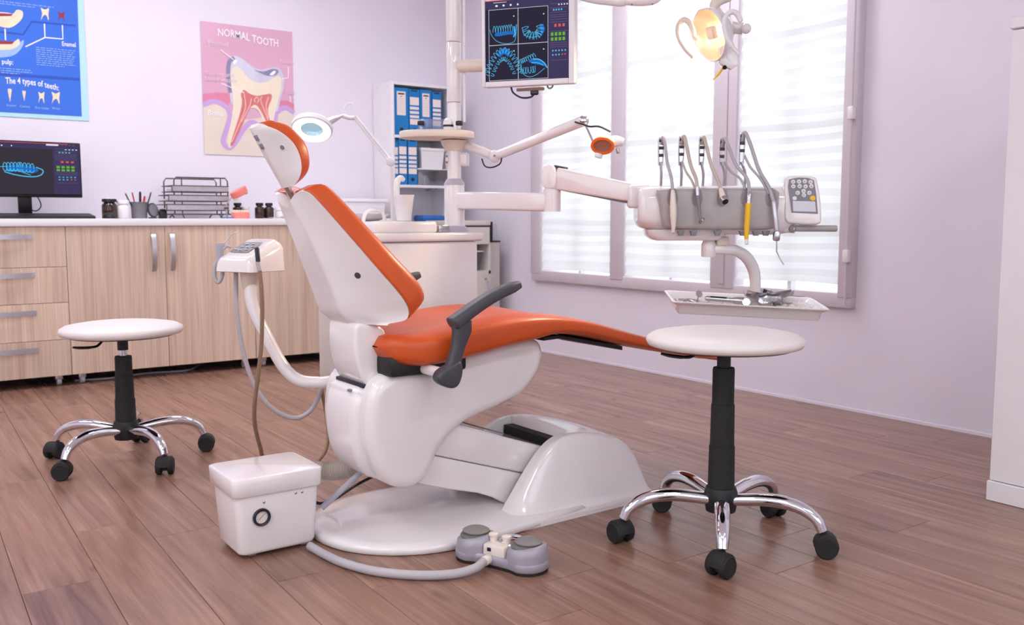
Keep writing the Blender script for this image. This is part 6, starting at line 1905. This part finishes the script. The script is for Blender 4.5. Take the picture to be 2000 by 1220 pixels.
# computer screen
cm = thing('computer_monitor', 'black computer monitor with a blue jaw scan at the left edge', 'monitor', (0.77, 5.42, WZ))
MB().bx(0.500, 1.040, 5.388, 5.412, 0.955, 1.242, 0.005, 2).build('monitor_casing', 'blackg', cm)
sm = MB().bx(0.506, 1.034, 5.386, 5.389, 0.972, 1.236).build('screen', emissive('screen_grey', (58, 52, 62), 1.0), cm)
screen_art(sm, (0.508, 5.386, 0.974), (1, 0, 0), (0, 0, 1), (0, -1, 0), 0.524, 0.260, False)
MB().bx(0.735, 0.800, 5.412, 5.430, 0.86, 1.10, 0.004).build('stand_neck', 'blackg', cm)
MB().bx(0.66, 0.87, 5.35, 5.52, WZ, WZ + 0.012, 0.005).build('stand_base', 'blackg', cm)
MB().tube([(0.80, 5.43, 0.99), (0.835, 5.44, 0.95), (0.845, 5.44, 0.91), (0.82, 5.44, 0.885), (0.78, 5.44, 0.90)], 0.0032, 8).build('monitor_cable', 'black', cm)
kb = thing('keyboard', 'black computer keyboard in front of the monitor', 'keyboard', (0.83, 5.24, WZ))
MB().prism([(5.165, WZ), (5.315, WZ), (5.315, WZ + 0.026), (5.31, WZ + 0.028), (5.165, WZ + 0.012)], YZ, 0.60, 1.055, 0.0015, 1).build('keyboard_body', 'black', kb)
key_me = None
for r_ in range(5):
    for c_ in range(16):
        x, y = 0.622 + c_ * 0.0278, 5.18 + r_ * 0.026
        z = WZ + 0.0145 + r_ * 0.0028
        if key_me is None:
            o = MB().box((0, 0, 0.003), (0.022, 0.021, 0.006), 0.002, 1).build('key', 'char', kb)
            key_me = o.data
        else:
            o = bpy.data.objects.new('key', key_me); COL.objects.link(o); o.parent = kb
        o.location = Vector((x, y, z)) - Vector((0.83, 5.24, WZ))


def bottle(label, x, y, r_, h, mt, capm, group, neck=0.55, caph=0.16):
    t = thing('bottle' if mt == 'amber' else 'jar', label, 'bottle' if mt == 'amber' else 'jar', (x, y, WZ), group=group)
    hb = h * (1 - caph)
    MB().lathe([(r_ * 0.9, 0), (r_, 0.004), (r_, hb * 0.80), (r_ * 0.92, hb * 0.88), (r_ * neck, hb * 0.96), (r_ * neck, hb)], (x, y, WZ), n=28).build('body', mt, t, sharp=50)
    MB().lathe([(r_ * neck * 0.9, hb), (r_ * (neck + 0.22), hb + 0.001), (r_ * (neck + 0.25), h - 0.004), (r_ * (neck + 0.18), h)], (x, y, WZ), n=24).build('cap', capm, t, sharp=50)
    return t


bottle('large amber bottle with a black cap next to the keyboard', 1.165, 5.36, 0.039, 0.105, 'amber', 'blackg', 'worktop bottles', 0.72, 0.17)
bottle('white plastic jar left of the pen cup', 1.235, 5.36, 0.034, 0.098, 'whitem', 'whitem', 'worktop bottles', 0.72, 0.2)
bottle('small amber bottle half hidden behind the lower teeth', 1.90, 5.46, 0.029, 0.092, 'amber', 'blackg', 'worktop bottles', 0.55, 0.2)
bottle('dark amber bottle right of the jaw model', 2.004, 5.38, 0.028, 0.092, 'amber', 'blackg', 'worktop bottles', 0.55, 0.2)
bottle('amber bottle nearest the chair headrest post', 2.062, 5.38, 0.028, 0.092, 'amber', 'blackg', 'worktop bottles', 0.55, 0.2)
bottle('short white jar between the jaw model and the bottles', 1.955, 5.48, 0.022, 0.072, 'whitem', 'whitem', 'worktop bottles', 0.8, 0.25)
bottle('squat white jar beside the chair backrest', 2.128, 5.36, 0.036, 0.064, 'whitem', 'whitem', 'worktop bottles', 0.85, 0.25)
ms = thing('computer_mouse', 'black computer mouse in front of the amber bottle', 'mouse', (1.13, 5.22, WZ))
MB().sphere((1.13, 5.22, WZ + 0.004), 0.032, 24, 12, (1.0, 1.5, 0.9)).build('mouse_body', 'black', ms)
ms.children[0].data.transform(Matrix.Identity(4))
for v in ms.children[0].data.vertices:
    if v.co.z < 0.001: v.co.z = 0.001
# pen cup
pc = thing('pen_cup', 'grey mesh pen cup on the worktop', 'cup', (1.318, 5.36, WZ))
MB().lathe([(0.040, 0), (0.040, 0.003), (0.043, 0.084), (0.045, 0.086), (0.045, 0.090), (0.042, 0.090), (0.038, 0.005), (0.002, 0.004)], (1.318, 5.36, WZ), n=28).build('mesh_wall', 'mesh', pc)
for i, (dx, dy, lx, ly, L, r_, mt, lb) in enumerate(((-0.014, -0.01, -0.055, 0, 0.125, 0.004, 'char', 'grey pen leaning left out of the cup'), (-0.006, 0.008, -0.022, 0.01, 0.130, 0.004, 'red', 'red pencil leaning left in the pen cup'), (0.004, 0.0, 0.004, 0.0, 0.135, 0.0065, 'blackg', 'black upright marker in the pen cup'), (0.012, 0.012, 0.024, 0.01, 0.110, 0.006, 'red', 'red marker leaning right in the pen cup'), (0.02, -0.008, 0.042, 0.0, 0.132, 0.0042, 'char', 'dark pen leaning right out of the cup'))):
    t = thing('pen', lb, 'pen', (1.318 + dx, 5.36 + dy, WZ + 0.006), group='pens in the mesh cup')
    p0 = Vector((1.318 + dx, 5.36 + dy, WZ + 0.006)); p1 = p0 + Vector((lx, ly, L))
    MB().cyl(p0, p1, r_, n=10, bev=0.001).build('barrel', mt, t)
    MB().cyl(p1, p1 + (p1 - p0).normalized() * 0.006, r_ * 0.7, n=10).build('end_cap', 'blackg', t)
cl = thing('round_mirror', 'small dark round stand mirror right of the pen cup', 'mirror', (1.392, 5.37, WZ))
MB().lathe([(0.036, -0.006), (0.040, -0.004), (0.040, 0.004), (0.036, 0.006)], (1.392, 5.37, WZ + 0.046), (0.55, -0.8, 0.15), 28).build('mirror_frame', 'char', cl)
MB().lathe([(0.034, 0.0062), (0.034, 0.0068)], (1.392, 5.37, WZ + 0.046), (0.55, -0.8, 0.15), 28).build('mirror_glass', 'greyd', cl)
MB().bx(1.372, 1.412, 5.355, 5.395, WZ, WZ + 0.008, 0.003).build('mirror_foot', 'char', cl)
bk = thing('black_box', 'small black box between mirror and wire trays', 'box', (1.442, 5.37, WZ))
MB().bx(1.424, 1.462, 5.345, 5.395, WZ, WZ + 0.042, 0.003).build('box_body', 'blackg', bk)
MB().bx(1.430, 1.456, 5.35, 5.39, WZ + 0.042, WZ + 0.052, 0.003).build('box_lid', 'blackg', bk)

# stacked wire letter trays
wtz = thing('letter_tray_stack', 'grey wire letter tray stack with three tiers', 'letter tray', (1.65, 5.42, WZ))
fx0, fx1, fy0, fy1 = 1.500, 1.800, 5.33, 5.53
for y in (fy0, fy1):
    MB().tube([(fx0 - 0.03, y, WZ + 0.004), (fx0 - 0.012, y, WZ + 0.024), (fx0 + 0.04, y, WZ + 0.024), (fx0 + 0.052, y, WZ + 0.004)], 0.004, 8, smooth=False).build('foot_wire', 'wire', wtz)
    MB().tube([(fx1 - 0.045, y, WZ + 0.004), (fx1 - 0.03, y, WZ + 0.024), (fx1 + 0.012, y, WZ + 0.024), (fx1 + 0.03, y, WZ + 0.004)], 0.004, 8, smooth=False).build('foot_wire', 'wire', wtz)
    MB().tube([(fx0, y, WZ + 0.024), (fx0, y, WZ + 0.21), (fx0 + 0.012, y, WZ + 0.228), (fx1 - 0.012, y, WZ + 0.228), (fx1, y, WZ + 0.21), (fx1, y, WZ + 0.024)], 0.004, 8, smooth=False).build('upright_frame', 'wire', wtz)
for x in (fx0 + 0.042, fx1 - 0.040):
    MB().tube([(x, fy0, WZ + 0.024), (x, fy0, WZ + 0.228)], 0.0035, 8, smooth=False).build('brace_wire', 'wire', wtz)
MB().tube([(fx0 - 0.01, fy0, WZ + 0.024), (fx1 + 0.01, fy0, WZ + 0.024)], 0.004, 8, smooth=False).build('base_wire', 'wire', wtz)
for i, (z, dx) in enumerate(((0.150, -0.012), (0.098, -0.032), (0.046, -0.044))):
    xa, xb = fx0 + dx, fx1 + 0.004
    tr_ = MB()
    for zz in (0.0, 0.032):
        loop = [(xa, fy0 - 0.004, WZ + z + zz), (xb, fy0 - 0.004, WZ + z + zz), (xb, fy1, WZ + z + zz), (xa, fy1, WZ + z + zz), (xa, fy0 - 0.004, WZ + z + zz)]
        tr_.tube(loop, 0.0028, 8, smooth=False)
    tr_.tube([(xa, fy0 - 0.004, WZ + z), (xa, fy0 - 0.004, WZ + z + 0.032)], 0.0028, 8, smooth=False)
    tr_ = tr_.build('tray_frame', 'wire', wtz)
    MB().bx(xa, xb, fy0, fy1, WZ + z - 0.001, WZ + z + 0.001).build('mesh_floor', 'mesh', tr_)
    MB().bx(xa, xb, fy0 - 0.0045, fy0 - 0.0035, WZ + z, WZ + z + 0.031).build('mesh_front', 'meshl', tr_)
    pp_ = MB().bx(xa + 0.02, xb - 0.01, fy0 + 0.008, fy1 - 0.02, WZ + z + 0.002, WZ + z + (0.020, 0.014, 0.012)[i], 0.001, 1).build('paper_stack', 'label', base=((xa + xb) / 2, 5.43, WZ + z + 0.002))
    tag(pp_, ('stack of papers in the top wire tray', 'stack of papers in the middle wire tray', 'stack of papers in the bottom wire tray')[i], 'paper stack', 'papers in the wire trays')

# jaw model: lower and upper half
def jaw(name, label, T, base_part='gum_base'):
    t = thing(name, label, 'jaw model', T.translation)
    arc = [(0.052 * math.cos(a_), 0.05 * math.sin(a_)) for a_ in [math.radians(-20 + 220 * k / 26) for k in range(27)]]
    out = arc + [(-0.030, -0.030), (0.030, -0.030)]
    lo = [[T @ Vector((p[0] * k_, p[1] * k_, z)) for p in out] for z, k_ in ((0, 1.0), (0.026, 1.0), (0.036, 0.92), (0.038, 0.7))]
    MB().loft(lo).build(base_part, 'pinkgum', t, sharp=50)
    for k in range(14):
        a_ = math.radians(-12 + 204 * k / 13)
        c = Vector((0.043 * math.cos(a_), 0.042 * math.sin(a_), 0.040))
        big = abs(k - 6.5) > 3
        Tz = T @ Matrix.Translation(c) @ Matrix.Rotation(a_, 4, 'Z')
        MB().box((0, 0, 0), (0.012 if big else 0.007, 0.0098, 0.017), 0.003, 2, T=Tz).build('tooth', 'tooth', t)
    return t


JT = Matrix.Translation((1.838, 5.24, WZ)) @ Matrix.Rotation(PI + 0.3, 4, 'Z')
jaw('jaw_model', 'lower half of the pink jaw model with ivory teeth', JT)
hp = Vector((1.795, 5.25, WZ + 0.075))
JU = Matrix.Translation(hp + Vector((0.036, 0.0, 0.088))) @ Matrix.Rotation(math.radians(-28), 4, 'Y') @ Matrix.Rotation(PI, 4, 'X') @ Matrix.Rotation(PI - 0.4, 4, 'Z')
ju = jaw('jaw_model', 'upper half of the pink jaw model tilted open above', JU)
MB().tube([(1.775, 5.275, WZ), (1.772, 5.275, WZ + 0.03), (1.770, 5.275, WZ + 0.07), (1.785, 5.27, WZ + 0.10), (1.815, 5.26, WZ + 0.135)], 0.0042, 8).build('hinge_bracket', 'steel', ju)
MB().cyl((1.760, 5.275, WZ + 0.058), (1.782, 5.275, WZ + 0.058), 0.006, n=12).build('hinge_pin', 'char', ju)
bx_ = thing('clear_case', 'small clear case lying right of the wire trays', 'case', (1.748, 5.18, WZ))
MB().bx(1.715, 1.780, 5.16, 5.205, WZ, WZ + 0.016, 0.003).build('case_body', 'acrylic', bx_)
MB().bx(1.721, 1.774, 5.166, 5.199, WZ + 0.002, WZ + 0.008, 0.002).build('case_contents', 'bluebag', bx_)
sp = thing('spatula', 'flat grey spatula lying before the amber bottles', 'spatula', (2.06, 5.25, WZ))
MB().box((2.05, 5.25, WZ + 0.005), (0.085, 0.022, 0.004), 0.0015, T=None).build('blade', 'steel', sp)
MB().cyl((2.085, 5.25, WZ + 0.007), (2.17, 5.26, WZ + 0.007), 0.006, n=10, bev=0.002).build('spatula_handle', 'greyl', sp)
# white storage box behind the backrest
sb = thing('storage_tub', 'white lidded tub on the worktop beside the tall shelf', 'tub', (2.62, 5.42, WZ))
MB().loft([[(2.62 + a, 5.42 + b, z) for a, b in rrect(w_, d2, 0.02, 3)] for w_, d2, z in ((0.34, 0.24, WZ), (0.345, 0.245, WZ + 0.004), (0.365, 0.26, WZ + 0.100))]).build('tub_body', 'whitem', sb, sharp=50)
MB().box((2.62, 5.42, WZ + 0.112), (0.385, 0.28, 0.022), 0.006, 2).build('lid', 'whitem', sb)
